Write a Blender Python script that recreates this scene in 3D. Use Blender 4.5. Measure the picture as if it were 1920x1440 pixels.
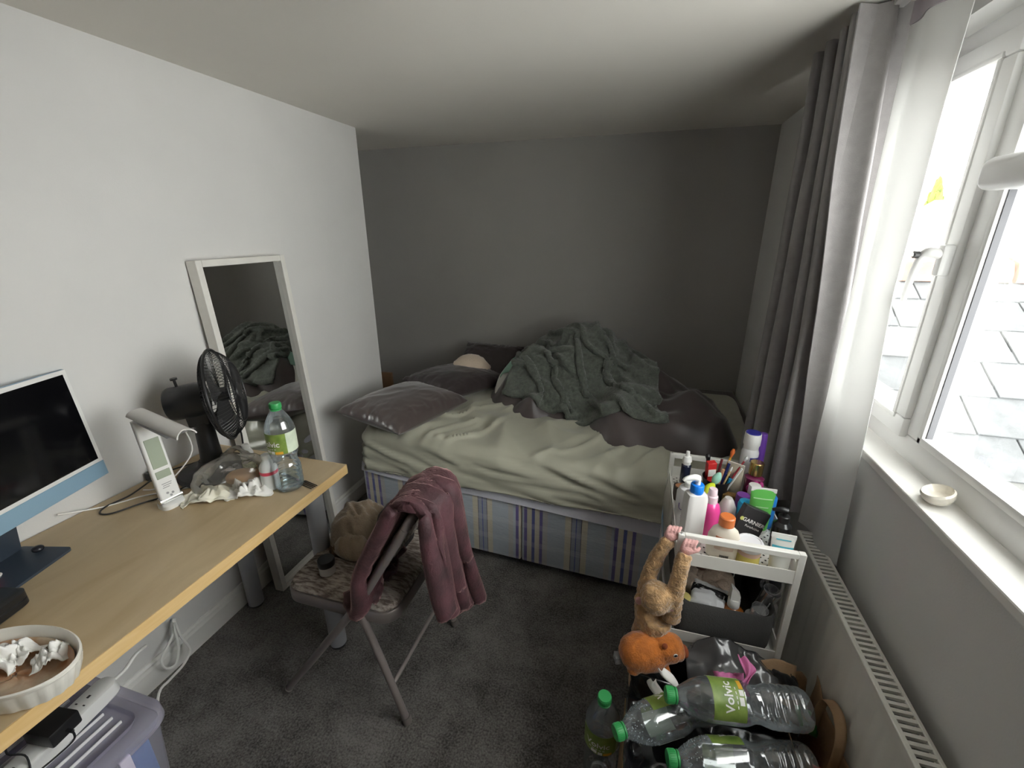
import bpy, bmesh, math, random
import numpy as np
from mathutils import Matrix, Vector

for _o in list(bpy.data.objects):
    bpy.data.objects.remove(_o)
SC = bpy.context.scene
COL = SC.collection
PI = math.pi

# ------------------------------------------------------------------ camera
IMG_W, IMG_H, FPX, CAM_H = 1920, 1440, 825.0, 1.5
_y, _p, _r = math.radians(16.33), math.radians(19.12), math.radians(-0.29)
FW = np.array([-math.sin(_y) * math.cos(_p), math.cos(_y) * math.cos(_p), -math.sin(_p)])
_rt = np.array([math.cos(_y), math.sin(_y), 0.0])
_up = np.cross(_rt, FW)
RT = _rt * math.cos(_r) + _up * math.sin(_r)
UP = -_rt * math.sin(_r) + _up * math.cos(_r)
cam_data = bpy.data.cameras.new('camera')
cam = bpy.data.objects.new('camera', cam_data)
COL.objects.link(cam)
cam_data.sensor_width = 36.0
cam_data.sensor_fit = 'HORIZONTAL'
cam_data.lens = 36.0 * FPX / IMG_W
cam_data.clip_start = 0.02
cam_data.clip_end = 300
cam.matrix_world = Matrix(((RT[0], UP[0], -FW[0], 0), (RT[1], UP[1], -FW[1], 0), (RT[2], UP[2], -FW[2], CAM_H), (0, 0, 0, 1)))
SC.camera = cam


def at(px, py, ax, val):
    """photo pixel -> point where its ray meets the plane axis=val"""
    d = FW * FPX + RT * (px - IMG_W / 2) - UP * (py - IMG_H / 2)
    c = np.array([0, 0, CAM_H])
    return c + d * ((val - c[ax]) / d[ax])


# ------------------------------------------------------------------ world: overcast sky
world = bpy.data.worlds.new('overcast_sky')
SC.world = world
world.use_nodes = True
wn = world.node_tree.nodes
wl = world.node_tree.links
for n in list(wn):
    wn.remove(n)
w_out = wn.new('ShaderNodeOutputWorld')
w_bg = wn.new('ShaderNodeBackground')
w_tc = wn.new('ShaderNodeTexCoord')
w_ns = wn.new('ShaderNodeTexNoise')
w_ns.inputs['Scale'].default_value = 2.5
w_ns.inputs['Detail'].default_value = 4
w_rp = wn.new('ShaderNodeValToRGB')
w_rp.color_ramp.elements[0].color = (0.95, 0.95, 0.95, 1)
w_rp.color_ramp.elements[1].color = (1.0, 0.98, 0.94, 1)
wl.new(w_tc.outputs['Generated'], w_ns.inputs['Vector'])
wl.new(w_ns.outputs['Fac'], w_rp.inputs['Fac'])
wl.new(w_rp.outputs['Color'], w_bg.inputs['Color'])
w_bg.inputs['Strength'].default_value = 6.0
wl.new(w_bg.outputs['Background'], w_out.inputs['Surface'])

SC.view_settings.view_transform = 'Standard'
SC.view_settings.look = 'None'
SC.view_settings.gamma = 1.0
SC.view_settings.use_curve_mapping = False
SC.view_settings.exposure = 1.3
SC.cycles.max_bounces = 12
SC.cycles.diffuse_bounces = 8
SC.cycles.transparent_max_bounces = 24
SC.cycles.transmission_bounces = 8
SC.cycles.caustics_reflective = False
SC.cycles.caustics_refractive = False
SC.cycles.sample_clamp_indirect = 8.0

# ------------------------------------------------------------------ helpers: noise
random.seed(7)
_PERM = np.random.RandomState(3).permutation(512)


def _hash(i, j, k):
    return _PERM[(_PERM[(_PERM[i & 511] + j) & 511] + k) & 511]


def vnoise(p, seed=0):
    """smooth value noise, p (...,3) -> -1..1"""
    p = np.asarray(p, float) + seed * 17.31
    f = np.floor(p)
    i = f.astype(int)
    t = p - f
    t = t * t * (3 - 2 * t)
    r = 0
    for a in (0, 1):
        for b in (0, 1):
            for c in (0, 1):
                w = (t[..., 0] if a else 1 - t[..., 0]) * (t[..., 1] if b else 1 - t[..., 1]) * (t[..., 2] if c else 1 - t[..., 2])
                r = r + w * _hash(i[..., 0] + a, i[..., 1] + b, i[..., 2] + c)
    return r / 255.5 - 1


def fbm(p, octv=3, seed=0):
    p = np.asarray(p, float)
    r, a = 0, 1.0
    for o in range(octv):
        r = r + a * vnoise(p * 2 ** o, seed + o * 3)
        a *= .5
    return r


def ridge(p, octv=2, seed=0):
    p = np.asarray(p, float)
    r, a = 0, 1.0
    for o in range(octv):
        r = r + a * (1 - np.abs(vnoise(p * 2 ** o, seed + o * 5)) * 2)
        a *= .5
    return r


# ------------------------------------------------------------------ helpers: materials
MATS = {}


def _new(name):
    m = bpy.data.materials.new(name)
    m.use_nodes = True
    nt = m.node_tree
    for n in list(nt.nodes):
        nt.nodes.remove(n)
    out = nt.nodes.new('ShaderNodeOutputMaterial')
    return m, nt, out


def srgb(h):
    h = h.lstrip('#')
    c = [int(h[i:i + 2], 16) / 255 for i in (0, 2, 4)]
    return tuple(x / 12.92 if x <= .04045 else ((x + .055) / 1.055) ** 2.4 for x in c)


def M(name, col, rough=.5, metal=0.0, var=0.0, vscale=8.0, bump=0.0, bscale=60.0, spec=.5, sheen=0.0, stretch=None,
      coat=0.0, emit=None, subsurf=0.0, col2=None):
    if name in MATS:
        return MATS[name]
    if isinstance(col, str):
        col = srgb(col)
    if isinstance(col2, str):
        col2 = srgb(col2)
    m, nt, out = _new(name)
    b = nt.nodes.new('ShaderNodeBsdfPrincipled')
    nt.links.new(b.outputs['BSDF'], out.inputs['Surface'])
    b.inputs['Base Color'].default_value = (*col, 1)
    b.inputs['Roughness'].default_value = rough
    b.inputs['Metallic'].default_value = metal
    b.inputs['Specular IOR Level'].default_value = spec
    if sheen:
        b.inputs['Sheen Weight'].default_value = sheen
        b.inputs['Sheen Roughness'].default_value = .4
    if coat:
        b.inputs['Coat Weight'].default_value = coat
    if emit:
        b.inputs['Emission Color'].default_value = (*emit[0], 1)
        b.inputs['Emission Strength'].default_value = emit[1]
    tc = nt.nodes.new('ShaderNodeTexCoord')
    vec = tc.outputs['Object']
    if stretch:
        mp = nt.nodes.new('ShaderNodeMapping')
        mp.inputs['Scale'].default_value = stretch
        nt.links.new(vec, mp.inputs['Vector'])
        vec = mp.outputs['Vector']
    if var or col2:
        ns = nt.nodes.new('ShaderNodeTexNoise')
        ns.inputs['Scale'].default_value = vscale
        ns.inputs['Detail'].default_value = 5
        nt.links.new(vec, ns.inputs['Vector'])
        rp = nt.nodes.new('ShaderNodeValToRGB')
        c2 = col2 if col2 else tuple(max(0, c * (1 - var)) for c in col)
        c1 = col if col2 else tuple(min(1, c * (1 + var)) for c in col)
        rp.color_ramp.elements[0].position = .33
        rp.color_ramp.elements[1].position = .67
        rp.color_ramp.elements[0].color = (*c2, 1)
        rp.color_ramp.elements[1].color = (*c1, 1)
        nt.links.new(ns.outputs['Fac'], rp.inputs['Fac'])
        nt.links.new(rp.outputs['Color'], b.inputs['Base Color'])
    if bump:
        nb = nt.nodes.new('ShaderNodeTexNoise')
        nb.inputs['Scale'].default_value = bscale
        nb.inputs['Detail'].default_value = 4
        nt.links.new(vec, nb.inputs['Vector'])
        bp = nt.nodes.new('ShaderNodeBump')
        bp.inputs['Strength'].default_value = bump
        bp.inputs['Distance'].default_value = .01
        nt.links.new(nb.outputs['Fac'], bp.inputs['Height'])
        nt.links.new(bp.outputs['Normal'], b.inputs['Normal'])
    MATS[name] = m
    return m


def Mclear(name, tint, base=.06, edge=.55, rough=.05, body=(.8, .85, .88), bodyfac=.0):
    """thin clear plastic or glass: transparent seen face on, glossy and denser at grazing angles"""
    if name in MATS:
        return MATS[name]
    m, nt, out = _new(name)
    tr = nt.nodes.new('ShaderNodeBsdfTransparent')
    tr.inputs['Color'].default_value = (*tint, 1)
    gl = nt.nodes.new('ShaderNodeBsdfPrincipled')
    gl.inputs['Base Color'].default_value = (*body, 1)
    gl.inputs['Roughness'].default_value = rough
    gl.inputs['Specular IOR Level'].default_value = .9
    gs = nt.nodes.new('ShaderNodeBsdfGlossy')
    gs.inputs['Roughness'].default_value = rough
    m2 = nt.nodes.new('ShaderNodeMixShader')
    m2.inputs[0].default_value = bodyfac
    nt.links.new(gs.outputs[0], m2.inputs[1])
    nt.links.new(gl.outputs[0], m2.inputs[2])
    lw = nt.nodes.new('ShaderNodeFresnel')
    lw.inputs['IOR'].default_value = 1.45
    mr = nt.nodes.new('ShaderNodeMapRange')
    mr.inputs['From Min'].default_value = .0
    mr.inputs['From Max'].default_value = 1
    mr.inputs['To Min'].default_value = base
    mr.inputs['To Max'].default_value = edge
    nt.links.new(lw.outputs[0], mr.inputs['Value'])
    mx = nt.nodes.new('ShaderNodeMixShader')
    nt.links.new(mr.outputs[0], mx.inputs[0])
    nt.links.new(tr.outputs[0], mx.inputs[1])
    nt.links.new(m2.outputs[0], mx.inputs[2])
    nt.links.new(mx.outputs[0], out.inputs['Surface'])
    MATS[name] = m
    return m


def Mtransl(name, col, fac=.5):
    if name in MATS:
        return MATS[name]
    m, nt, out = _new(name)
    d = nt.nodes.new('ShaderNodeBsdfDiffuse')
    t = nt.nodes.new('ShaderNodeBsdfTranslucent')
    d.inputs['Color'].default_value = (*col, 1)
    t.inputs['Color'].default_value = (*col, 1)
    mx = nt.nodes.new('ShaderNodeMixShader')
    mx.inputs[0].default_value = fac
    nt.links.new(d.outputs[0], mx.inputs[1])
    nt.links.new(t.outputs[0], mx.inputs[2])
    nt.links.new(mx.outputs[0], out.inputs['Surface'])
    MATS[name] = m
    return m


# ------------------------------------------------------------------ helpers: geometry (V list, F list)
def rotm(rx=0, ry=0, rz=0):
    return np.array(Matrix.Rotation(rz, 3, 'Z') @ Matrix.Rotation(ry, 3, 'Y') @ Matrix.Rotation(rx, 3, 'X'))


def xf(g, loc=(0, 0, 0), rot=None, sc=None):
    V = np.asarray(g[0], float)
    if sc is not None:
        V = V * np.asarray(sc)
    if rot is not None:
        V = V @ np.asarray(rot).T
    return V + np.asarray(loc), g[1]


def join(*gs):
    V, F, n = [], [], 0
    for v, f in gs:
        v = np.asarray(v)
        V.append(v)
        F += [tuple(i + n for i in q) for q in f]
        n += len(v)
    return np.concatenate(V), F


def box(x0, x1, y0, y1, z0, z1, bev=0.0, seg=2):
    bm = bmesh.new()
    bmesh.ops.create_cube(bm, size=1)
    bmesh.ops.scale(bm, vec=(x1 - x0, y1 - y0, z1 - z0), verts=bm.verts)
    bmesh.ops.translate(bm, vec=((x0 + x1) / 2, (y0 + y1) / 2, (z0 + z1) / 2), verts=bm.verts)
    if bev:
        bmesh.ops.bevel(bm, geom=list(bm.edges), offset=bev, segments=seg, affect='EDGES', profile=.5)
    V = np.array([v.co[:] for v in bm.verts])
    bm.verts.index_update()
    F = [tuple(v.index for v in f.verts) for f in bm.faces]
    bm.free()
    return V, F


def cbox(c, s, bev=0.0, rot=None, seg=2):
    g = box(-s[0] / 2, s[0] / 2, -s[1] / 2, s[1] / 2, -s[2] / 2, s[2] / 2, bev, seg)
    return xf(g, c, rot)


def lathe(prof, n=28, cap0=True, cap1=True, sx=1.0, sy=1.0, power=2.0):
    """profile [(r,z)...] about Z; power>2 squares the section"""
    V, F = [], []
    for r, z in prof:
        for k in range(n):
            a = 2 * PI * k / n
            c, s = math.cos(a), math.sin(a)
            if power != 2.0:
                q = (abs(c) ** power + abs(s) ** power) ** (-1 / power)
                c, s = c * q, s * q
            V.append((r * c * sx, r * s * sy, z))
    for i in range(len(prof) - 1):
        for k in range(n):
            a, b = i * n + k, i * n + (k + 1) % n
            F.append((a, b, b + n, a + n))
    if cap0:
        F.append(tuple(range(n - 1, -1, -1)))
    if cap1:
        F.append(tuple(range((len(prof) - 1) * n, len(prof) * n)))
    return np.array(V), F


def smooth_path(pts, sub=6, closed=False):
    P = np.asarray(pts, float)
    n = len(P)
    out = []
    rng = range(n) if closed else range(n - 1)
    for i in rng:
        g = (lambda k: P[k % n]) if closed else (lambda k: P[min(max(k, 0), n - 1)])
        p0, p1, p2, p3 = g(i - 1), g(i), g(i + 1), g(i + 2)
        for s in range(sub):
            t = s / sub
            out.append(.5 * (2 * p1 + (p2 - p0) * t + (2 * p0 - 5 * p1 + 4 * p2 - p3) * t * t + (-p0 + 3 * p1 - 3 * p2 + p3) * t ** 3))
    if not closed:
        out.append(P[-1])
    return np.array(out)


def tube(pts, r, n=8, closed=False, sub=0, flat=1.0):
    P = np.asarray(pts, float)
    if sub:
        if np.ndim(r):
            r = np.interp(np.linspace(0, 1, (len(P) - (0 if closed else 1)) * sub + (0 if closed else 1)), np.linspace(0, 1, len(P)), r)
        P = smooth_path(P, sub, closed)
    m = len(P)
    R = np.full(m, r) if not np.ndim(r) else np.asarray(r)
    T = np.gradient(P, axis=0) if not closed else np.roll(P, -1, 0) - np.roll(P, 1, 0)
    T /= np.linalg.norm(T, axis=1)[:, None] + 1e-12
    u = np.cross(T[0], (0, 0, 1) if abs(T[0][2]) < .9 else (1, 0, 0))
    u /= np.linalg.norm(u)
    V, F = [], []
    for i in range(m):
        u = u - T[i] * (u @ T[i])
        u /= np.linalg.norm(u) + 1e-12
        w = np.cross(T[i], u)
        for k in range(n):
            a = 2 * PI * k / n
            V.append(P[i] + R[i] * (math.cos(a) * u + flat * math.sin(a) * w))
    for i in range(m if closed else m - 1):
        j = (i + 1) % m
        for k in range(n):
            F.append((i * n + k, i * n + (k + 1) % n, j * n + (k + 1) % n, j * n + k))
    if not closed:
        F.append(tuple(range(n - 1, -1, -1)))
        F.append(tuple(range((m - 1) * n, m * n)))
    return np.array(V), F


def ell(c, rad, rot=None, n=24, m=14, e=1.0):
    V, F = [], []
    for i in range(1, m):
        th = PI * i / m
        for k in range(n):
            a = 2 * PI * k / n
            v = [math.sin(th) * math.cos(a), math.sin(th) * math.sin(a), math.cos(th)]
            if e != 1.0:
                v = [math.copysign(abs(x) ** e, x) for x in v]
            V.append([v[0] * rad[0], v[1] * rad[1], v[2] * rad[2]])
    V += [[0, 0, rad[2]], [0, 0, -rad[2]]]
    for i in range(m - 2):
        for k in range(n):
            F.append((i * n + k, (i + 1) * n + k, (i + 1) * n + (k + 1) % n, i * n + (k + 1) % n))
    t = len(V) - 2
    for k in range(n):
        F.append((t, k, (k + 1) % n))
        F.append((t + 1, (m - 2) * n + (k + 1) % n, (m - 2) * n + k))
    return xf((np.array(V), F), c, rot)


def gridn(P):
    du = np.gradient(P, axis=0)
    dv = np.gradient(P, axis=1)
    N = np.cross(du, dv)
    return N / (np.linalg.norm(N, axis=2)[..., None] + 1e-12)


def sheet(P, th=.004):
    """grid of points -> closed sheet with thickness"""
    n, m = P.shape[:2]
    N = gridn(P)
    A = (P + N * th / 2).reshape(-1, 3)
    B = (P - N * th / 2).reshape(-1, 3)
    k = n * m
    F = []
    idx = lambda i, j: i * m + j
    for i in range(n - 1):
        for j in range(m - 1):
            F.append((idx(i, j), idx(i + 1, j), idx(i + 1, j + 1), idx(i, j + 1)))
            F.append((k + idx(i, j), k + idx(i, j + 1), k + idx(i + 1, j + 1), k + idx(i + 1, j)))
    rim = [idx(i, 0) for i in range(n)] + [idx(n - 1, j) for j in range(1, m)] + [idx(i, m - 1) for i in range(n - 2, -1, -1)] + [idx(0, j) for j in range(m - 2, 0, -1)]
    for a, b in zip(rim, rim[1:] + rim[:1]):
        F.append((b, a, k + a, k + b))
    return np.concatenate([A, B]), F


def prism(poly, h0, h1, axis=2):
    """2D polygon extruded along an axis (0,1,2) between h0 and h1"""
    n = len(poly)
    mk = {2: lambda p, h: (p[0], p[1], h), 1: lambda p, h: (p[0], h, p[1]), 0: lambda p, h: (h, p[0], p[1])}[axis]
    V = [mk(p, h0) for p in poly] + [mk(p, h1) for p in poly]
    F = [tuple(range(n - 1, -1, -1)), tuple(range(n, 2 * n))] + [(i, (i + 1) % n, n + (i + 1) % n, n + i) for i in range(n)]
    return np.array(V, float), F


# ------------------------------------------------------------------ helpers: scene objects
WM = {}


def _reg(o, parent, mat4=None):
    COL.objects.link(o)
    L = mat4 if mat4 is not None else Matrix.Identity(4)
    if parent is not None:
        o.parent = parent
        WM[o.name] = WM[parent.name] @ L
    else:
        WM[o.name] = L
    o.matrix_local = L
    return o


def tag(o, label, cat, group=None, kind=None):
    if label:
        o['label'] = label
    if cat:
        o['category'] = cat
    if group:
        o['group'] = group
    if kind:
        o['kind'] = kind
    return o


def thing(name, label, cat, loc=(0, 0, 0), rot=None, group=None, kind=None):
    e = bpy.data.objects.new(name, None)
    e.empty_display_size = .05
    L = Matrix.Translation(Vector(loc))
    if rot is not None:
        L = L @ Matrix(np.asarray(rot).tolist()).to_4x4()
    _reg(e, None, L)
    return tag(e, label, cat, group, kind)


def part(name, g, mat, parent=None, world=False, smooth=True, base=None, sharp=40):
    """mesh object; coordinates are parent-local, or world when world=True; base = origin for a top-level mesh"""
    V, F = g
    V = np.asarray(V, float)
    L = None
    if parent is not None and world:
        inv = WM[parent.name].inverted()
        R = np.array(inv.to_3x3())
        V = V @ R.T + np.array(inv.translation)
    if parent is None:
        if base is None:
            base = (V[:, 0].mean(), V[:, 1].mean(), V[:, 2].min())
        V = V - np.asarray(base)
        L = Matrix.Translation(Vector([float(b) for b in base]))
    me = bpy.data.meshes.new(name)
    me.from_pydata(V.tolist(), [], [list(f) for f in F])
    me.validate()
    me.update()
    if smooth:
        me.polygons.foreach_set('use_smooth', [True] * len(me.polygons))
        if sharp:
            try:
                me.set_sharp_from_angle(angle=math.radians(sharp))
            except Exception:
                pass
    me.materials.append(mat)
    o = bpy.data.objects.new(name, me)
    return _reg(o, parent, L)


def solo(name, g, mat, label, cat, group=None, kind=None, smooth=True, base=None, sharp=40):
    return tag(part(name, g, mat, None, False, smooth, base, sharp), label, cat, group, kind)


def struct(name, g, mat, smooth=False, parent=None, world=False):
    o = part(name, g, mat, parent, world, smooth)
    if parent is None:
        o['kind'] = 'structure'
    return o


def clone(o, loc=None, rot=None, label=None, parent=None):
    """copy of a thing with copies of its parts and sub-parts"""
    c = o.copy()
    COL.objects.link(c)
    if parent is not None:
        c.parent = parent
        c.matrix_local = o.matrix_local
        WM[c.name] = WM[parent.name] @ o.matrix_local
    else:
        L = Matrix.Translation(Vector(loc))
        if rot is not None:
            L = L @ Matrix(np.asarray(rot).tolist()).to_4x4()
        c.matrix_local = L
        WM[c.name] = L
    if label:
        c['label'] = label
    for ch in [x for x in bpy.data.objects if x.parent == o]:
        clone(ch, parent=c)
    return c


def text_geo(s, size, warp, align='CENTER', bold=0.0, shear=0.0):
    cu = bpy.data.curves.new('lettering', 'FONT')
    cu.body = s
    cu.size = size
    cu.align_x = align
    cu.align_y = 'CENTER'
    cu.offset = bold
    cu.shear = shear
    cu.resolution_u = 3
    ob = bpy.data.objects.new('lettering', cu)
    COL.objects.link(ob)
    dg = bpy.context.evaluated_depsgraph_get()
    me = bpy.data.meshes.new_from_object(ob.evaluated_get(dg))
    V = np.array([v.co[:] for v in me.vertices])
    F = [tuple(p.vertices) for p in me.polygons]
    bpy.data.objects.remove(ob)
    bpy.data.curves.remove(cu)
    bpy.data.meshes.remove(me)
    return np.array([warp(v[0], v[1]) for v in V]), F


# ------------------------------------------------------------------ helpers: draped cloth (position based)
def cloth_sim(P0, rest_u, rest_v, collide, steps=160, iters=10, g=-9.8, dt=.012, damp=.985, bend=.35, pin=None, keep=None):
    P = P0.copy()
    Q = P0.copy()
    n, m = P.shape[:2]
    W = np.ones((n, m, 1))
    if pin is not None:
        W[pin] = 0
    rd = math.hypot(rest_u, rest_v)
    groups = []
    for du, dv, L, k in ((1, 0, rest_u, 1.), (0, 1, rest_v, 1.), (1, 1, rd, .5), (1, -1, rd, .5), (2, 0, 2 * rest_u, bend), (0, 2, 2 * rest_v, bend)):
        for ph in range(2 * max(du, abs(dv))):
            groups.append((du, dv, L, k, ph))

    def sl(du, dv):
        iu = np.arange(0, n - du)
        if dv >= 0:
            jv = np.arange(0, m - dv)
        else:
            jv = np.arange(-dv, m)
        return iu, jv
    masks = []
    for du, dv, L, k, ph in groups:
        iu, jv = sl(du, dv)
        per = 2 * max(du, abs(dv))
        if du:
            iu = iu[(iu // du) % 2 == ph % 2] if du == 1 else iu[(iu % 4 == ph) | (False)]
        else:
            jv = jv[(jv // dv) % 2 == ph % 2] if dv == 1 else jv[jv % 4 == ph]
        masks.append((np.ix_(iu, jv), np.ix_(iu + du, jv + dv), L, k))
    for st in range(steps):
        vel = (P - Q) * damp
        Q = P.copy()
        P = P + W * (vel + np.array([0, 0, g * dt * dt]))
        for it in range(iters):
            for a, b, L, k in masks:
                d = P[b] - P[a]
                ln = np.linalg.norm(d, axis=2)[..., None] + 1e-9
                wa, wb = W[a], W[b]
                ws = wa + wb + 1e-9
                c = k * (ln - L) / ln * d / ws
                P[a] = P[a] + wa * c
                P[b] = P[b] - wb * c
            if it % 3 == 2 or it == iters - 1:
                P, hit = collide(P)
        Q = np.where(hit[..., None], P - (P - Q) * .25, Q)
        if keep is not None:
            P = keep(P)
    return P


def col_boxes(boxes, caps=(), floor=0.0, hf=None, pad=.01):
    """collider from rounded boxes (lo,hi,r), capsules (a,b,r), a floor and a height field"""
    bx = [(np.array([(a + b) / 2 for a, b in zip(lo, hi)]), np.array([(b - a) / 2 for a, b in zip(lo, hi)])) for lo, hi in boxes]

    def f(P):
        hit = np.zeros(P.shape[:2], bool)
        P = P.copy()
        for c, h in bx:
            q = P - c
            d = np.abs(q) - h - pad
            ins = (d < 0).all(axis=2)
            if ins.any():
                ax = d.argmax(axis=2)
                for k in range(3):
                    mk = ins & (ax == k)
                    P[..., k] = np.where(mk, c[k] + np.sign(q[..., k]) * (h[k] + pad), P[..., k])
                hit |= ins
        for a, b, r in caps:
            a = np.array(a)
            ab = np.array(b) - a
            t = np.clip(((P - a) @ ab) / (ab @ ab), 0, 1)
            q = P - (a + t[..., None] * ab)
            ln = np.linalg.norm(q, axis=2)
            mk = ln < r + pad
            P = np.where(mk[..., None], P + q / (ln[..., None] + 1e-9) * (r + pad - ln)[..., None], P)
            hit |= mk
        if hf is not None:
            z = hf(P[..., 0], P[..., 1]) + pad
            mk = P[..., 2] < z
            P[..., 2] = np.where(mk, z, P[..., 2])
            hit |= mk
        mk = P[..., 2] < floor + pad
        P[..., 2] = np.where(mk, floor + pad, P[..., 2])
        hit |= mk
        return P, hit
    return f
# ================================================================== THE ROOM
XL, XR, YB, YF, ZT = -1.525, .62, 2.89, -1.7, 2.02
YE = 2.295            # the left wall ends here, an alcove opens behind it
m_wall = M('paint_white', (.68, .67, .655), .9, var=.03, vscale=3, bump=.05, bscale=220)
m_ceil = M('paint_ceiling', (.76, .73, .675), .92, var=.02, vscale=2, bump=.03, bscale=150)
m_back = M('paint_grey', (.33, .32, .30), .85, var=.04, vscale=2, bump=.05, bscale=200)
m_right = M('paint_pale_grey', (.66, .655, .64), .85, var=.03, vscale=3, bump=.05, bscale=200)
m_trim = M('gloss_white', (.80, .79, .76), .35, var=.02)
m_upvc = M('upvc_white', (.82, .82, .81), .28)


def m_carpet():
    m, nt, out = _new('carpet_charcoal')
    b = nt.nodes.new('ShaderNodeBsdfPrincipled')
    nt.links.new(b.outputs[0], out.inputs[0])
    b.inputs['Roughness'].default_value = 1
    b.inputs['Specular IOR Level'].default_value = .1
    b.inputs['Sheen Weight'].default_value = .15
    tc = nt.nodes.new('ShaderNodeTexCoord')
    n1 = nt.nodes.new('ShaderNodeTexNoise')
    n1.inputs['Scale'].default_value = 5
    n1.inputs['Detail'].default_value = 8
    n1.inputs['Roughness'].default_value = .75
    n2 = nt.nodes.new('ShaderNodeTexNoise')
    n2.inputs['Scale'].default_value = 160
    n2.inputs['Detail'].default_value = 3
    for n in (n1, n2):
        nt.links.new(tc.outputs['Object'], n.inputs['Vector'])
    ad = nt.nodes.new('ShaderNodeMath')
    ad.operation = 'MULTIPLY_ADD'
    ad.inputs[1].default_value = .55
    nt.links.new(n2.outputs['Fac'], ad.inputs[0])
    mu = nt.nodes.new('ShaderNodeMath')
    mu.operation = 'MULTIPLY'
    mu.inputs[1].default_value = .85
    nt.links.new(n1.outputs['Fac'], mu.inputs[0])
    nt.links.new(mu.outputs[0], ad.inputs[2])
    rp = nt.nodes.new('ShaderNodeValToRGB')
    e = rp.color_ramp.elements
    e[0].position, e[0].color = .55, (.050, .045, .042, 1)
    e[1].position, e[1].color = .86, (.21, .20, .188, 1)
    nt.links.new(ad.outputs[0], rp.inputs['Fac'])
    nt.links.new(rp.outputs['Color'], b.inputs['Base Color'])
    bp = nt.nodes.new('ShaderNodeBump')
    bp.inputs['Strength'].default_value = .8
    bp.inputs['Distance'].default_value = .006
    nt.links.new(n2.outputs['Fac'], bp.inputs['Height'])
    nt.links.new(bp.outputs['Normal'], b.inputs['Normal'])
    return m


struct('floor', box(-2.1, XR, YF, YB, -.1, 0), m_carpet())
struct('ceiling', box(-2.1, XR + .15, YF, YB, ZT, ZT + .1), m_ceil)
struct('wall_left', join(box(XL - .11, XL, YF, YE, 0, ZT), box(-2.1, XL - .11, YE - .11, YE, 0, ZT)), m_wall)
struct('wall_alcove', box(-2.1, -2.0, YE, YB, 0, ZT), m_wall)
struct('wall_back', box(-2.1, XR + .15, YB, YB + .1, 0, ZT), m_back)
struct('wall_front', box(-2.1, XR + .15, YF - .1, YF, 0, ZT), m_wall)
WY0, WY1, WZ0, WZ1 = .10, 1.76, .925, 1.93
struct('wall_right', join(box(XR, XR + .15, YF, WY0, 0, ZT), box(XR, XR + .15, WY1, YB, 0, ZT),
                          box(XR, XR + .15, WY0, WY1, 0, WZ0), box(XR, XR + .15, WY0, WY1, WZ1, ZT)), m_right)
# skirting boards
sk = [(0, 0), (.016, 0), (.016, .075), (.012, .085), (.012, .092), (.006, .10), (0, .10)]
struct('baseboard_left', prism([(XL + a, b) for a, b in sk], YF, YE, 1), m_trim)
struct('baseboard_back', prism([(YB - a, b) for a, b in sk], -2.0, XR, 0), m_trim)
struct('baseboard_right', prism([(XR - a, b) for a, b in sk], YF, YB, 1), m_trim)
struct('trim_1', box(XR - .012, XR + .075, WY0 - .02, WY1 + .02, .918, .941, .004), m_trim)     # window board

# ------------------------------------------------------------------ window
win = thing('window_1', None, None, (.69, .6, .94), kind='structure')
FX0, FX1 = .688, .76


def fbar(name, y0, y1, z0, z1, x0=FX0, x1=FX1, bev=.006, parent=win):
    return part(name, box(x0, x1, y0, y1, z0, z1, bev), m_upvc, parent, True, True)


fbar('outer_frame', WY0, WY1, .935, 1.00)
fbar('outer_frame', WY0, WY1, 1.875, 1.935)
fbar('outer_frame', WY1 - .06, WY1, 1.0, 1.875)
fbar('outer_frame', WY0, WY0 + .06, 1.0, 1.875)
fbar('mullion', 1.222, 1.285, 1.0, 1.875, x1=.738)
m_glass = Mclear('window_glass', (.97, .985, .98), .02, .35, .0)


def sash(y0, y1, z0, z1, w=.052, x0=.672, x1=.745):
    s = part('sash', join(box(x0, x1, y0, y1, z0, z0 + w, .006), box(x0, x1, y0, y1, z1 - w, z1, .006),
                          box(x0, x1, y0, y0 + w, z0 + w, z1 - w, .006), box(x0, x1, y1 - w, y1, z0 + w, z1 - w, .006)), m_upvc, win, True)
    b = .012
    part('glazing_bead', join(box(x0 - .004, x0 + .01, y0 + w - b, y1 - w + b, z0 + w - b, z0 + w, .003), box(x0 - .004, x0 + .01, y0 + w - b, y1 - w + b, z1 - w, z1 - w + b, .003),
                              box(x0 - .004, x0 + .01, y0 + w - b, y0 + w, z0 + w, z1 - w, .003), box(x0 - .004, x0 + .01, y1 - w, y1 - w + b, z0 + w, z1 - w, .003)), m_upvc, s, True)
    part('pane', box(.708, .714, y0 + w - .004, y1 - w + .004, z0 + w - .004, z1 - w + .004), m_glass, s, True, False)
    return s


s1 = sash(1.275, WY1 - .05, .99, 1.885)
# fixed light to the right of the mullion, transom and fanlight
part('transom', box(.650, .76, WY0 + .05, 1.252, 1.575, 1.640, .022, 4), m_upvc, win, True)
part('pane', box(.708, .714, WY0 + .05, 1.226, .995, 1.585), m_glass, win, True, False)
part('glazing_gasket', join(box(.692, .705, 1.205, 1.213, 1.0, 1.58), box(.692, .705, WY0 + .06, 1.21, 1.0, 1.008)), M('gasket_grey', (.10, .10, .11), .6), win, True, False)
part('glazing_bead', join(box(.684, .706, 1.208, 1.226, 1.0, 1.58, .004), box(.684, .706, WY0 + .06, 1.226, 1.0, 1.02, .004)), m_upvc, win, True)
part('fanlight_pane', box(.708, .714, WY0 + .05, 1.226, 1.635, 1.88), m_glass, win, True, False)
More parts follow.
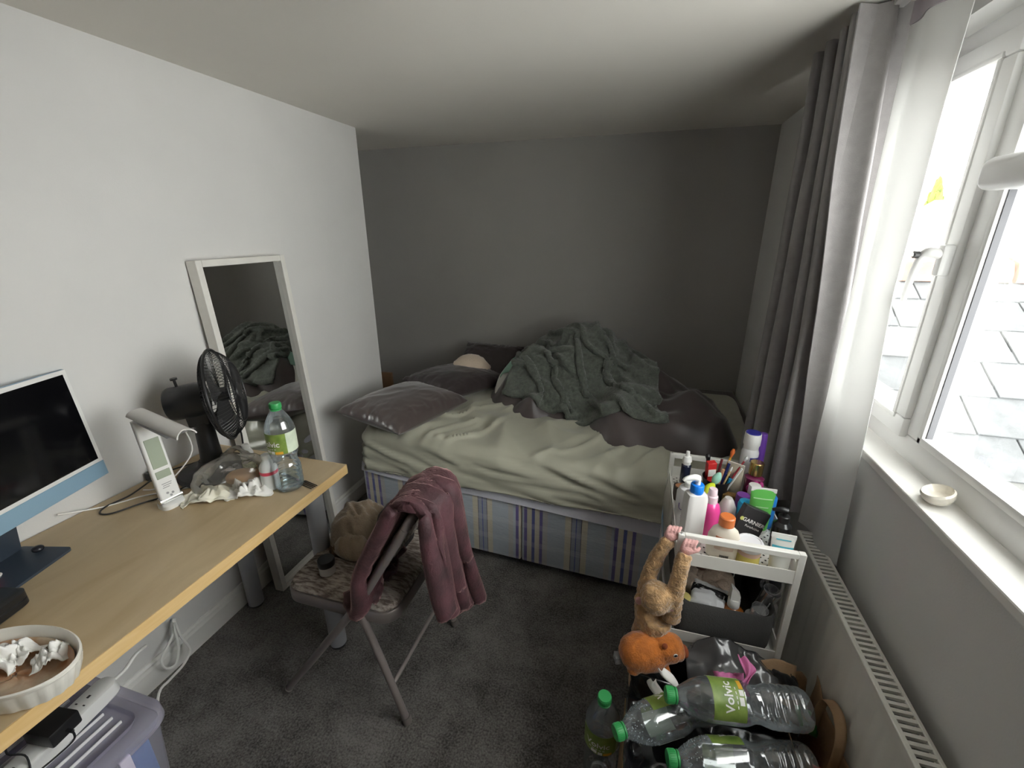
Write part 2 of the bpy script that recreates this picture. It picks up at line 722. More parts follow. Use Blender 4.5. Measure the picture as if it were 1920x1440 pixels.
# casement handle
hy, hz = 1.290, 1.432
h = part('handle', join(box(.650, .674, hy - .013, hy + .013, hz - .035, hz + .035, .006),
                        tube([(.655, hy, hz + .012), (.634, hy + .003, hz + .018), (.625, hy + .014, hz + .006), (.623, hy + .030, hz - .045), (.625, hy + .040, hz - .100)], [.011, .012, .010, .008, .006], 12, sub=5)), m_upvc, win, True)
part('key_lock', tube([(.6155, hy + .010, hz + .012), (.606, hy + .010, hz + .012)], .0085, 14), M('lock_black', (.03, .03, .03), .4), h, True)
part('lock_barrel', tube([(.607, hy + .010, hz + .012), (.6045, hy + .010, hz + .012)], .0045, 12), M('lock_steel', (.6, .6, .6), .3, 1), h, True)

# small dish on the window board
ring = thing('shell_dish', 'small glossy cream shell dish lying on the window board', 'dish', (.650, 1.03, .941))
m_shell = M('shell_cream', (.72, .68, .60), .22, var=.15, vscale=30, coat=.4)
part('bowl', xf(lathe([(.012, 0), (.022, .004), (.028, .014), (.029, .024), (.026, .028), (.023, .022), (.018, .012), (.004, .008)], 24), rot=rotm(.0, -.35, 0), loc=(0, 0, .008)), m_shell, ring)
part('foot', ell((-.008, .028, .009), (.013, .011, .009)), m_shell, ring)

# ------------------------------------------------------------------ outside: neighbouring slate roof, houses, tree
RM, RZ0 = .70, -1.0          # roof plane z = RZ0 + RM*y, courses run along x
sl = math.hypot(1, RM)
roof = thing('neighbouring_roof', 'grey slate roof slope rising outside the window', 'roof', (3.0, 2.2, -1.0), kind='structure')
m_slates = [M('slate_%d' % k, c, .75, var=.25, vscale=9, bump=.3, bscale=40) for k, c in enumerate([(.105, .109, .113), (.092, .096, .10), (.118, .121, .122), (.10, .10, .096)])]
part('roof_deck', (np.array([(.95, y, RZ0 + RM * y - .05 + dz) for y in (.2, 3.25) for dz in (0,)] + [(7.5, y, RZ0 + RM * y - .05) for y in (.2, 3.25)]
                            + [(.95, 3.25, -3), (7.5, 3.25, -3), (.95, .2, -3), (7.5, .2, -3)]),
                   [(0, 2, 3, 1), (1, 3, 5, 4), (0, 1, 4, 6), (2, 7, 5, 3)]), M('roof_felt', (.05, .05, .055), .9), roof, True, False)
sg = box(-.142, .142, 0, .30, -.006, .006, .002, 1)
slate_me = []
for k in range(4):
    o = part('slate', sg, m_slates[k], roof)
    slate_me.append(o.data)
    bpy.data.objects.remove(o)
ang = math.atan(RM)
rnd = random.Random(5)
course = .22
for i in range(0, 13):
    s0 = 3.22 * sl - .02 - (i + 1) * course
    for j in range(14 if i < 9 else 8):
        x = 1.06 + (j + (.5 if i % 2 else 0)) * .292
        if x > 4.8:
            continue
        o = bpy.data.objects.new('slate', slate_me[rnd.randrange(4)])
        y = s0 / sl
        L = Matrix.Translation((x, y, RZ0 + RM * y + .0125 + rnd.uniform(0, .003))) @ Matrix.Rotation(ang - .035, 4, 'X') @ Matrix.Rotation(rnd.uniform(-.012, .012), 4, 'Z')
        wi = WM[roof.name].inverted()
        _reg(o, roof, wi @ L)
m_terr = M('terracotta', (.36, .14, .085), .8, var=.3, vscale=6, bump=.2, col2=(.42, .25, .17))
rg = prism([(-.11, -.05), (-.11, 0), (-.085, .055), (0, .085), (.085, .055), (.11, 0), (.11, -.05)], -.16, .16, 0)
rme = None
for j in range(11):
    x = 1.1 + j * .34
    L = Matrix.Translation((x, 3.24, 1.27))
    if rme is None:
        o = part('ridge_tile', rg, m_terr, roof)
        rme = o.data
        bpy.data.objects.remove(o)
    o = bpy.data.objects.new('ridge_tile', rme)
    _reg(o, roof, WM[roof.name].inverted() @ L)

m_brick = M('house_brick', (.36, .18, .12), .9, var=.3, vscale=4, bump=.3, bscale=20)
m_cream = M('house_render', (.60, .54, .43), .9, var=.1, vscale=1)
m_roofs = M('house_roof', (.12, .125, .13), .85, var=.3, vscale=3, bump=.3, bscale=10)
m_frame = M('house_window_frame', (.80, .80, .78), .5)
m_dkgl = M('house_window_glass', (.08, .09, .10), .1)


def house(name, label, cx, cy, w, d, h, z0, mat, group=None, chim=True):
    hs = thing(name, label, 'house', (cx, cy, z0))
    part('walls', box(-w / 2, w / 2, -d / 2, d / 2, 0, h), mat, hs, False, False)
    r = part('roof', prism([(-d / 2 - .3, h), (d / 2 + .3, h), (0, h + d * .16)], -w / 2 - .2, w / 2 + .2, 0), m_roofs, hs, False, False)
    part('eaves_band', box(-w / 2 - .05, w / 2 + .05, -d / 2 - .06, -d / 2, h - .35, h - .05), m_terr, hs, False, False)
    if chim:
        c = part('chimney', box(w * .2, w * .2 + .9, -.3, .3, h, h + d * .16 + .7), m_brick, hs, False, False)
        for q in (0, 1):
            part('chimney_pot', xf(lathe([(.13, 0), (.11, .4), (.14, .45)], 12), (w * .2 + .25 + q * .4, 0, h + d * .16 + .7)), m_terr, c)
    k = max(2, int(w / 2.2))
    for i in range(k):
        x = -w / 2 + w * (i + .5) / k
        for z in (h - 1.15, h - 3.2):
            f = part('window', box(x - .42, x + .42, -d / 2 - .05, -d / 2 + .02, z, z + .85), m_frame, hs, False, False)
            for a in (0, 1):
                for b in (0, 1):
                    part('window_pane', box(x - .36 + a * .38, x - .02 + a * .38, -d / 2 - .07, -d / 2 - .04, z + .07 + b * .38, z + .40 + b * .38), m_dkgl, f, False, False)
    return hs


house('brick_house', 'red brick house with chimney beyond the slate roof', 9.1, 22.2, 3.6, 5.0, 7.0, -7.6, m_brick)
house('cream_house', 'cream rendered house with white windows beyond the slate roof', 10.6, 15.6, 6.0, 5.0, 7.0, -5.55, m_cream)
# cypress
tr = thing('cypress_tree', 'tall narrow yellow-green conifer rising behind the brick house', 'tree', (12.55, 26.5, -6))
m_cyp = M('cypress_green', (.13, .16, .03), .9, var=.4, vscale=4, bump=.5, bscale=8)
part('trunk', lathe([(.25, 0), (.18, 5)], 10), M('bark', (.1, .07, .05), .9), tr)
V, F = lathe([(.35, 3.0), (.9, 4.2), (1.05, 5.6), (.98, 7.2), (.80, 8.6), (.52, 9.8), (.24, 10.6), (.05, 11.1)], 64)
Vs = []
for q in range(11):
    t = q / 10
V2, F2 = [], []
rr = random.Random(2)
for k in range(420):                       # leafy sprays
    z = 2.6 + 8.4 * rr.random() ** .9
    rad = np.interp(z, [2.6, 5.0, 7.2, 9.8, 11], [.5, 1.05, .98, .5, .05])
    a = rr.uniform(0, 2 * PI)
    g = ell((rad * .8 * math.cos(a), rad * .8 * math.sin(a), z), (.13, .13, .42), rotm(rr.uniform(-.25, .25), rr.uniform(-.25, .25), a), 6, 5)
    V2.append(g)
part('foliage', xf(join(xf((V, F), sc=(.85, .85, 1)), *V2), sc=(.68, .68, .86)), m_cyp, tr, smooth=True, sharp=0)

# ------------------------------------------------------------------ radiator
rad = thing('radiator', 'white panel radiator with slotted top grille under the window', 'radiator', (.56, .4, .12))
m_rad = M('radiator_enamel', (.70, .69, .64), .4, var=.03)
RX0, RX1, RY0, RY1, RZ1 = .533, .586, -.35, 1.36, .61
# ribbed front panel
prof = []
y = RY0 + .04
while y < RY1 - .04:
    prof += [(y, 0), (y + .012, .006), (y + .024, .006), (y + .036, 0)]
    y += .05
prof = [(RY0, 0)] + prof + [(RY1, 0)]
V, F = [], []
zs = [.13, .145, .56, .575, RZ1 - .004]
amp = [0, 1, 1, 0, 0]
for z, a in zip(zs, amp):
    for yy, dx in prof:
        V.append((RX0 + .006 - dx * a, yy, z))
npf = len(prof)
for i in range(len(zs) - 1):
    for k in range(npf - 1):
        F.append((i * npf + k, i * npf + k + 1, (i + 1) * npf + k + 1, (i + 1) * npf + k))
part('front_panel', (np.array(V), F), m_rad, rad, True)
part('back_panel', box(RX1 - .012, RX1 - .004, RY0, RY1, .13, RZ1 - .01), m_rad, rad, True, False)
part('side_cover', box(RX0, RX1, RY1 - .004, RY1, .135, RZ1, .001, 1), m_rad, rad, True, False)
part('convector_fins', join(*[box(RX0 + .012, RX1 - .014, yy, yy + .003, .16, RZ1 - .03) for yy in np.arange(RY0 + .02, RY1, .02)]), M('radiator_fin', (.30, .30, .29), .6), rad, True, False)
gr = part('grille_frame', join(box(RX0 - .001, RX0 + .010, RY0, RY1, RZ1 - .022, RZ1, .002, 1), box(RX1 - .009, RX1, RY0, RY1, RZ1 - .014, RZ1, .002, 1)), m_rad, rad, True)
bar = None
for yy in np.arange(RY0 + .01, RY1 - .004, .0155):
    if bar is None:
        o = part('grille_bar', box(RX0 + .006, RX1 - .004, -.0038, .0038, RZ1 - .008, RZ1 - .001), m_rad, None, False, False, base=(0, 0, 0))
        bar = o.data
        bpy.data.objects.remove(o)
    o = bpy.data.objects.new('grille_bar', bar)
    _reg(o, rad, WM[rad.name].inverted() @ Matrix.Translation((0, float(yy), 0)))
part('bracket', join(box(RX1 - .01, XR, .1, .13, .2, .5), box(RX1 - .01, XR, 1.0, 1.03, .2, .5)), m_rad, rad, True, False)
part('pipe', tube([(.56, -.3, .14), (.56, -.3, 0)], .0075, 10), M('copper', (.55, .3, .2), .35, 1), rad, True)
part('pipe', tube([(.56, 1.3, .14), (.56, 1.3, 0)], .0075, 10), MATS['copper'], rad, True)

# ------------------------------------------------------------------ curtain
cur = thing('curtain', 'grey pleated curtain with white lining drawn to the side of the window', 'curtain', (.54, 1.7, .62))
m_cur = M('curtain_grey', (.30, .285, .285), .8, var=.06, vscale=40, bump=.12, bscale=350, sheen=.2)
nz, ny = 60, 180
P = np.zeros((ny, nz, 3))
tz = np.linspace(0, 1, nz)          # 0 bottom .. 1 top
ztop = 2.014
for i in range(ny):
    u = i / (ny - 1)                # 0 far (bed side) .. 1 near the window
    for j in range(nz):
        t = tz[j]
        yy = np.interp(u, [0, .25, .62, 1], [1.885 + .13 * (1 - t), 1.79 + .07 * (1 - t), 1.64, 1.475 - .05 * (1 - t)])
        ph = 2 * PI * (4.6 * u + .10 * math.sin(2.2 * t + 5 * u))
        am = (.046 + .012 * math.sin(7 * u)) * (.85 + .25 * (1 - t))
        xx = .532 - .028 * t + am * math.sin(ph) - .020 * u * t
        yy += .016 * math.sin(2 * ph + .6)
        zz = .615 + .02 * math.sin(ph * .5 + 1) * (1 - t) + t * (ztop - .615)
        P[i, j] = (xx, yy, zz)
P[..., 0] += .008 * fbm(P * np.array([9, 9, 2.2]), 2, 4)
P[..., 0] = np.minimum(P[..., 0], .606)
part('face_fabric', sheet(P[:, ::-1], .003), m_cur, cur, True)
Q = np.zeros((16, nz, 3))                     # last pleat turning back towards the wall
for i in range(16):
    s = i / 15
    Q[i] = P[-1] + np.stack([(.596 - P[-1][:, 0]) * s, .030 * np.sin(s * 2.6) + np.zeros(nz) - .002 * s, np.zeros(nz)], -1)
part('pleat_return', sheet(Q[:, ::-1], .003), m_cur, cur, True)
# white lining returning along the window
m_lin = Mtransl('lining_white', (.80, .80, .79), .5)
nu, nv = 40, 50
P = np.zeros((nu, nv, 3))
for i in range(nu):
    u = i / (nu - 1)
    for j in range(nv):
        t = j / (nv - 1)
        z = np.interp(t, [0, 1], [.60, 1.975])
        y0 = 1.47 - .045 * (1 - t)
        y1 = np.interp(t, [0, .25, .55, 1], [1.225, 1.262, 1.315, 1.305])
        y = y0 + (y1 - y0) * u
        x = .545 + .03 * u + .014 * math.sin(u * 7 + .8 * t) + .012 * (1 - t)
        P[i, j] = (x, y, z)
P[..., 0] += .004 * fbm(P * np.array([5, 14, 3]), 2, 9)
P[..., 0] = np.minimum(P[..., 0], .612)
part('lining', sheet(P[:, ::-1], .0018), m_lin, cur, True)
H = P[:, -3:].copy()
H[:, :, 0] -= .003
H[:, 0, 2] = 1.955
H[:, 1, 2] = 1.975
H[:, 2, 2] = 2.0
part('heading_tape', sheet(H[:, ::-1], .004), M('heading_lilac', (.42, .38, .41), .8), cur, True)
trk = thing('curtain_track', 'slim white curtain track fixed under the ceiling above the window', 'curtain track', (.53, .9, ZT))
part('rail', box(.515, .545, -.1, 1.92, ZT - .016, ZT, .002, 1), m_upvc, trk, True)
part('end_stop', box(.512, .548, 1.92, 1.93, ZT - .02, ZT, .002, 1), m_upvc, trk, True)

# ceiling light
cl = thing('ceiling_light', 'round white flush ceiling light', 'ceiling light', (-.50, .93, ZT))
part('base_plate', lathe([(.13, -.012), (.13, 0)], 40), m_trim, cl)
part('diffuser', lathe([(.03, -.075), (.09, -.062), (.135, -.035), (.15, -.012), (.15, -.008)], 40), M('opal_diffuser', (.75, .74, .72), .4), cl)
# ================================================================== BED
BR = rotm(0, 0, -math.radians(3.0))
B0 = np.array([-1.272, 1.664, 0.0])
BLEN, BWID, BTOP = 1.795, 1.165, .577


def bw(p):
    return np.asarray(p) @ BR.T + B0


def m_divan():
    m, nt, out = _new('divan_fabric')
    b = nt.nodes.new('ShaderNodeBsdfPrincipled')
    nt.links.new(b.outputs[0], out.inputs[0])
    b.inputs['Roughness'].default_value = .6
    b.inputs['Sheen Weight'].default_value = .2
    tc = nt.nodes.new('ShaderNodeTexCoord')
    sp = nt.nodes.new('ShaderNodeSeparateXYZ')
    nt.links.new(tc.outputs['Object'], sp.inputs[0])
    md = nt.nodes.new('ShaderNodeMath')
    md.operation = 'MULTIPLY'
    md.inputs[1].default_value = 1 / .40
    nt.links.new(sp.outputs['X'], md.inputs[0])
    fr = nt.nodes.new('ShaderNodeMath')
    fr.operation = 'FRACT'
    nt.links.new(md.outputs[0], fr.inputs[0])
    rp = nt.nodes.new('ShaderNodeValToRGB')
    rp.color_ramp.interpolation = 'CONSTANT'
    pale, beige, cream, purple, blue, slate, dark = (.47, .52, .58), (.52, .51, .50), (.66, .61, .49), (.17, .14, .36), (.13, .15, .40), (.36, .38, .46), (.16, .15, .17)
    seq = [(.012, pale), (.014, purple), (.022, cream), (.014, blue), (.022, cream), (.014, purple), (.024, beige), (.078, pale),
           (.026, cream), (.003, dark), (.018, slate), (.005, blue), (.018, slate), (.003, dark), (.026, cream), (.078, pale), (.024, beige)]
    tot = sum(s for s, _ in seq)
    x = 0
    els = rp.color_ramp.elements
    while len(els) > 1:
        els.remove(els[-1])
    for i, (w, c) in enumerate(seq):
        if i == 0:
            els[0].position = 0
            els[0].color = (*c, 1)
        else:
            e = els.new(x / tot)
            e.color = (*c, 1)
        x += w
    nt.links.new(fr.outputs[0], rp.inputs['Fac'])
    # faint woven horizontal bands
    wv = nt.nodes.new('ShaderNodeTexWave')
    wv.bands_direction = 'Z'
    wv.inputs['Scale'].default_value = 3.2
    wv.inputs['Distortion'].default_value = .4
    nt.links.new(tc.outputs['Object'], wv.inputs['Vector'])
    r2 = nt.nodes.new('ShaderNodeValToRGB')
    r2.color_ramp.elements[0].position = .78
    r2.color_ramp.elements[1].position = .84
    r2.color_ramp.elements[0].color = (0, 0, 0, 1)
    r2.color_ramp.elements[1].color = (.16, .16, .16, 1)
    nt.links.new(wv.outputs['Fac'], r2.inputs['Fac'])
    mx = nt.nodes.new('ShaderNodeMix')
    mx.data_type = 'RGBA'
    nt.links.new(r2.outputs['Color'], mx.inputs['Factor'])
    nt.links.new(rp.outputs['Color'], mx.inputs['A'])
    mx.inputs['B'].default_value = (.8, .8, .8, 1)
    nt.links.new(mx.outputs['Result'], b.inputs['Base Color'])
    vo = nt.nodes.new('ShaderNodeTexNoise')
    mp = nt.nodes.new('ShaderNodeMapping')
    mp.inputs['Rotation'].default_value = (0, .7, 0)
    mp.inputs['Scale'].default_value = (30, 30, 110)
    nt.links.new(tc.outputs['Object'], mp.inputs['Vector'])
    nt.links.new(mp.outputs['Vector'], vo.inputs['Vector'])
    vo.inputs['Scale'].default_value = 1
    bp = nt.nodes.new('ShaderNodeBump')
    bp.inputs['Strength'].default_value = .35
    bp.inputs['Distance'].default_value = .006
    nt.links.new(vo.outputs['Fac'], bp.inputs['Height'])
    nt.links.new(bp.outputs['Normal'], b.inputs['Normal'])
    return m


m_div = m_divan()
m_cast = M('caster_black', (.02, .02, .02), .4)
m_seam = M('divan_piping', (.50, .50, .55), .7)
SPL = .838
for nm, x0, x1, lab in (('divan_base', 0, SPL - .002, 'striped divan base half at the pillow end of the bed'),
                        ('divan_base', SPL + .002, BLEN, 'striped divan base half at the foot end, beside the white trolley')):
    d = thing(nm, lab, 'bed base', bw((x0, 0, 0)), BR, group='divan halves under the mattress')
    w = x1 - x0
    part('body', box(0, w, 0, BWID, .045, .385, .008), m_div, d)
    part('piping', tube([(.004, .002, .383), (w - .004, .002, .383), (w - .004, BWID, .383), (.004, BWID, .383)], .004, 6, True), m_seam, d)
    for cx in (.07, w - .07):
        for cy in (.06, BWID - .06):
            c = part('caster', join(box(cx - .014, cx + .014, cy - .014, cy + .014, .03, .05), xf(lathe([(.019, -.011), (.021, -.006), (.021, .006), (.019, .011)], 16), (cx, cy, .021), rotm(PI / 2, 0, 0))), m_cast, d)

mt = thing('mattress', 'mattress in a creased sage green satin sheet over a white protector', 'mattress', bw((0, 0, .386)), BR)
# protector, drooping over the divan edge towards the foot end
n = 90
P = np.zeros((n, 10, 3))
for i in range(n):
    u = i / (n - 1)
    for j in range(10):
        v = j / 9
        bot = -.010 - .045 * u ** .7 - .010 * math.sin(9 * u + .5) * u
        P[i, j] = (.004 + u * (BLEN - .008), -.002 - .003 * math.sin(14 * u) * (1 - v) - .010 * (1 - v), bot + v * (.035 - bot))
m_prot = M('protector_white', (.72, .72, .80), .85, var=.03, bump=.1, bscale=60)
part('protector', join(sheet(P, .004), box(.01, BLEN - .01, .01, BWID - .01, .0, .16, .03)), m_prot, mt)
m_sheet = M('sheet_sage', (.46, .455, .365), .36, sheen=.3, spec=.5, var=.05, vscale=6)
DD, r = .215, .055
gx = np.concatenate([np.linspace(-DD, 0, 22)[:-1], np.linspace(0, BLEN, 150), np.linspace(BLEN, BLEN + DD, 22)[1:]])
gy = np.concatenate([np.linspace(-DD, 0, 22)[:-1], np.linspace(0, BWID, 96), np.linspace(BWID, BWID + DD, 14)[1:]])
X, Y = np.meshgrid(gx, gy, indexing='ij')
H = BTOP - .386
ri = r
CX = np.clip(X, ri, BLEN - ri)
CY = np.clip(Y, ri, BWID - ri)
ex, ey = X - CX, Y - CY
o = np.hypot(ex, ey) + 1e-9
th = np.clip(o / r, 0, PI / 2)
down = np.maximum(o - r * PI / 2, 0)
PX = CX + ex / o * r * np.sin(th)
PY = CY + ey / o * r * np.sin(th)
PZ = H - r * (1 - np.cos(th)) - down
side = np.clip((o - r * .5) / r, 0, 1)
# creases: broad swags on the top, pulled diagonals on the drop
q = np.stack([X * 3.0 + Y * 1.2, Y * 1.3 - X * .5, np.zeros_like(X)], -1)
cre = ridge(q * 1.25, 2, 2)
q2 = np.stack([X * 9 - Y * 5, Y * 3.0, np.zeros_like(X)], -1)
cre2 = ridge(q2 * .9, 2, 8)
topw = (1 - side) * np.clip(1.1 - .75 * X / BLEN, .3, 1) * np.exp(-((Y - .25) / .5) ** 2)
PZ = PZ + topw * (.022 * np.maximum(cre, 0) ** 2 + .012 * np.maximum(cre2, 0) ** 3) + .004 * fbm(np.stack([X * 5, Y * 5, X * 0], -1), 2, 5)
sw = np.stack([X * 5 + PZ * 16, PZ * 9 + Y * 4, Y * 2], -1)
bul = side * (.017 * ridge(sw, 2, 6) - .002)
tuck = np.clip(down / .09, 0, 1)
PX = PX + ex / o * (bul - .018 * tuck * (ex < 0))
PY = PY + ey / o * (bul + .010 * tuck)
hem = -.02 * X / BLEN + .016 * np.sin(X * 4.1 + 1.0)
PZ = np.maximum(PZ, np.where(o > r, .004 + np.clip(.024 * (np.clip(X, 0, 9) / BLEN) ** .6, 0, .03) + .004 * np.sin(X * 11), -1))
part('fitted_sheet', sheet(np.stack([PX, PY, PZ], -1), .004), m_sheet, mt, sharp=0)

# headboard panel edge in the alcove
solo('headboard_panel', box(-1.66, -1.545, 2.43, 2.455, 0, .62, .004), M('pine', (.22, .13, .07), .5, var=.2, vscale=12, stretch=(1, 1, .2)), 'narrow brown wooden panel in the alcove behind the left wall', 'panel')


def pillow_geo(L, W, T, seed=0, pinch=.06, crease=.005, n=56):
    u = np.linspace(-1, 1, n)
    U, V = np.meshgrid(u, u, indexing='ij')
    prof = (np.clip(1 - np.abs(U) ** 2.6, 0, 1) * np.clip(1 - np.abs(V) ** 2.6, 0, 1)) ** .52
    k = 1 - pinch * (1 - np.abs(V) ** 2) * 1.0
    k2 = 1 - pinch * (1 - np.abs(U) ** 2) * 1.0
    X = U * L / 2 * k
    Y = V * W / 2 * k2
    edge = np.maximum(np.abs(U), np.abs(V))
    w = crease * (ridge(np.stack([U * 2.2 + V * 1.0, V * 2.2, U * 0 + seed], -1), 2, seed) * .6 + 1.4 * edge ** 3 * ridge(np.stack([U * 9, V * 9, U * 0 + seed], -1), 1, seed + 1))
    Zt = prof * T / 2 + w * (prof > .02)
    Zb = -prof * T / 2 * .8
    A = np.stack([X, Y, Zt], -1).reshape(-1, 3)
    B = np.stack([X, Y, Zb - .003], -1).reshape(-1, 3)
    F = []
    m = n * n
    for i in range(n - 1):
        for j in range(n - 1):
            a = i * n + j
            F.append((a, a + n, a + n + 1, a + 1))
            F.append((m + a, m + a + 1, m + a + n + 1, m + a + n))
    rim = [i * n for i in range(n)] + [(n - 1) * n + j for j in range(1, n)] + [i * n + n - 1 for i in range(n - 2, -1, -1)] + [j for j in range(n - 2, 0, -1)]
    for a, b in zip(rim, rim[1:] + rim[:1]):
        F.append((b, a, m + a, m + b))
    return np.concatenate([A, B]), F


m_satin = M('satin_brown', (.085, .066, .063), .33, sheen=.45, spec=.6, var=.1, vscale=9)
m_satin2 = M('satin_brown_dark', (.040, .030, .031), .38, sheen=.3, spec=.5)


def pillow(label, c, rot, L, W, T, seed, mat):
    t = thing('pillow', label, 'pillow', c, rot, group='dark satin pillows on the bed')
    part('case', pillow_geo(L, W, T, seed), mat, t, sharp=0)
    e = [(-L / 2, -W / 2, 0), (L / 2, -W / 2, 0), (L / 2, W / 2, 0), (-L / 2, W / 2, 0)]
    return t


pillow('long dark brown satin pillow lying at the open edge of the mattress', (-1.115, 1.865, BTOP + .080), rotm(.08, .05, math.radians(78)), .55, .40, .16, 1, m_satin)
pillow('dark brown satin pillow under the cream fleece hat', (-1.03, 2.34, BTOP + .075), rotm(.04, .05, math.radians(65)), .50, .42, .15, 4, m_satin2)
pillow('dark brown satin pillow propped against the grey wall', (-.93, 2.60, BTOP + .095), rotm(math.radians(38), 0, math.radians(-6)), .42, .36, .13, 9, m_satin2)
# cream fleece cap
V, F = ell((0, 0, 0), (.112, .085, .085), None, 40, 20)
V[:, 2] = np.where(V[:, 2] < 0, V[:, 2] * .25, V[:, 2])
V[:, 0] += .012 * np.sin(V[:, 1] * 40) * (V[:, 2] < .03)
V += .004 * fbm(V * 60, 2, 3)[:, None]
solo('fleece_hat', xf((V, F), (-.985, 2.46, BTOP + .118), rotm(-.25, .1, .2)), M('fleece_cream', (.66, .54, .42), .95, sheen=.6, bump=.5, bscale=180), 'round cream fleece hat lying on the dark pillows', 'hat')

# ------------------------------------------------------------------ duvet heap and green throw
BL = [(-.30, 2.46, .36, .27, .0, .40), (.06, 2.26, .26, .26, 0, .25), (.27, 2.06, .16, .20, .5, .19), (-.02, 2.02, .15, .17, 0, .16), (-.58, 2.30, .17, .16, 0, .20), (.19, 1.93, .20, .10, .1, .13), (-.52, 2.09, .10, .07, 0, .10)]


def heap_h(x, y):
    f = 0
    for cx, cy, sx, sy, a, h in BL:
        dx, dy = x - cx, y - cy
        c, s = math.cos(a), math.sin(a)
        p = (dx * c + dy * s) / sx
        r_ = (-dx * s + dy * c) / sy
        f = np.maximum(f, h * np.sqrt(np.clip(1 - np.sqrt(p * p + r_ * r_ + .0) ** 2.2 * .55, 0, 1))) if False else f + (h * np.exp(-(p * p + r_ * r_))) ** 3
    return f ** (1 / 3)


gx = np.linspace(-.86, .60, 130)
gy = np.linspace(1.74, 2.87, 104)
X, Y = np.meshgrid(gx, gy, indexing='ij')
Hh = heap_h(X, Y)
msk = np.clip((Hh - .045) / .05, 0, 1)
fold = ridge(np.stack([X * 2.5 + Y * 5.5, Y * 2 - X * 3.0, X * 0], -1), 2, 3)
Zd = BTOP + np.where(Hh > .045, np.sqrt(np.clip(Hh - .045, 0, 1)) * .12 + (Hh - .045) * .85, -.03 - (.045 - Hh)) + msk * (.040 * fold + .018 * ridge(np.stack([X * 9 + Y * 12, Y * 5 - X * 7, X * 0], -1), 1, 5))
Zd = np.maximum(Zd, BTOP - .035)
m_duv = M('duvet_brown', (.070, .056, .055), .42, sheen=.4, spec=.45, var=.15, vscale=8)
duv = thing('duvet', 'rumpled dark brown satin duvet heaped against the grey wall', 'duvet', (-.1, 2.2, BTOP))
part('cover', sheet(np.stack([X, Y, Zd], -1), .006), m_duv, duv, True, sharp=0)


def duv_z(x, y):
    i = np.clip((x - gx[0]) / (gx[1] - gx[0]), 0, len(gx) - 1.001)
    j = np.clip((y - gy[0]) / (gy[1] - gy[0]), 0, len(gy) - 1.001)
    i0, j0 = i.astype(int), j.astype(int)
    a, b = i - i0, j - j0
    z = Zd[i0, j0] * (1 - a) * (1 - b) + Zd[i0 + 1, j0] * a * (1 - b) + Zd[i0, j0 + 1] * (1 - a) * b + Zd[i0 + 1, j0 + 1] * a * b
    return np.maximum(z, BTOP + .004)


n, m = 84, 90
u, v = np.meshgrid(np.linspace(0, 1, n), np.linspace(0, 1, m), indexing='ij')
A, Bq, C, D = np.array([-.72, 2.80]), np.array([-.02, 2.82]), np.array([.14, 1.86]), np.array([-.64, 2.16])
XY = (1 - u)[..., None] * (1 - v)[..., None] * D + u[..., None] * (1 - v)[..., None] * C + (1 - u)[..., None] * v[..., None] * A + u[..., None] * v[..., None] * Bq
P0 = np.dstack([XY, np.zeros((n, m))])
w1 = fbm(np.stack([u * 2.2, v * 2.2, u * 0], -1), 2, 40)
ph = 2 * PI * (4.2 * u + 1.6 * v + .75 * w1)
ph2 = 2 * PI * (2.3 * u - 3.1 * v + .8 * w1 + .2)
edge = np.minimum(np.minimum(u, 1 - u), np.minimum(v, 1 - v))
fo_ = (np.abs(np.sin(ph)) ** .8 * .040 + np.maximum(0, np.sin(ph2)) * .034 + .02 * w1) * np.clip(edge * 9, .35, 1)
P0[..., 2] = duv_z(P0[..., 0], P0[..., 1]) + .012 + fo_
P0[..., 0] += .022 * np.cos(ph) * np.clip(edge * 8, 0, 1)
Lu = np.linalg.norm(np.diff(P0, axis=0), axis=2).mean()
Lv = np.linalg.norm(np.diff(P0, axis=1), axis=2).mean()
Pg = cloth_sim(P0, Lu * 1.05, Lv * 1.05, col_boxes([((-3, 2.87, 0), (3, 3.4, 3))], hf=duv_z, floor=BTOP, pad=.009), steps=14, iters=6, bend=.5, damp=.9)
m_thr = M('throw_green', (.110, .124, .104), .95, sheen=.35, var=.25, vscale=60, bump=.6, bscale=220)
solo('throw_blanket', sheet(Pg, .012), m_thr, 'dark green waffle throw draped over the duvet heap', 'blanket', sharp=0)

# pale lining of the folded duvet edge
pts = [(-.80, 2.27, BTOP + .055), (-.745, 2.20, BTOP + .045), (-.70, 2.14, BTOP + .03), (-.62, 2.09, BTOP + .02)]
Pm = np.zeros((14, 26, 3))
spn = smooth_path([at(962, 680, 1, 2.38), at(940, 710, 1, 2.33), at(934, 742, 1, 2.25), at(956, 762, 1, 2.14)], 8)
for j in range(26):
    c = spn[min(j * len(spn) // 26, len(spn) - 1)]
    for i in range(14):
        a = i / 13 * PI * .9
        Pm[i, j] = c + np.array([.06 - .075 * math.sin(a), 0, .035 * math.cos(a)])
Pm[..., 2] = np.maximum(Pm[..., 2], BTOP + .006)
lc = thing('blanket_lining', 'white and mint cloth edge peeping out beside the green throw', 'cloth', (-.72, 2.25, BTOP))
part('white_edge', sheet(Pm, .005), M('cotton_white', (.72, .72, .68), .8), lc, True, sharp=0)
Pm2 = Pm[:, :10] + np.array([.012, -.012, .014])
part('mint_edge', sheet(Pm2, .004), M('cotton_mint', (.30, .50, .40), .8), lc, True, sharp=0)

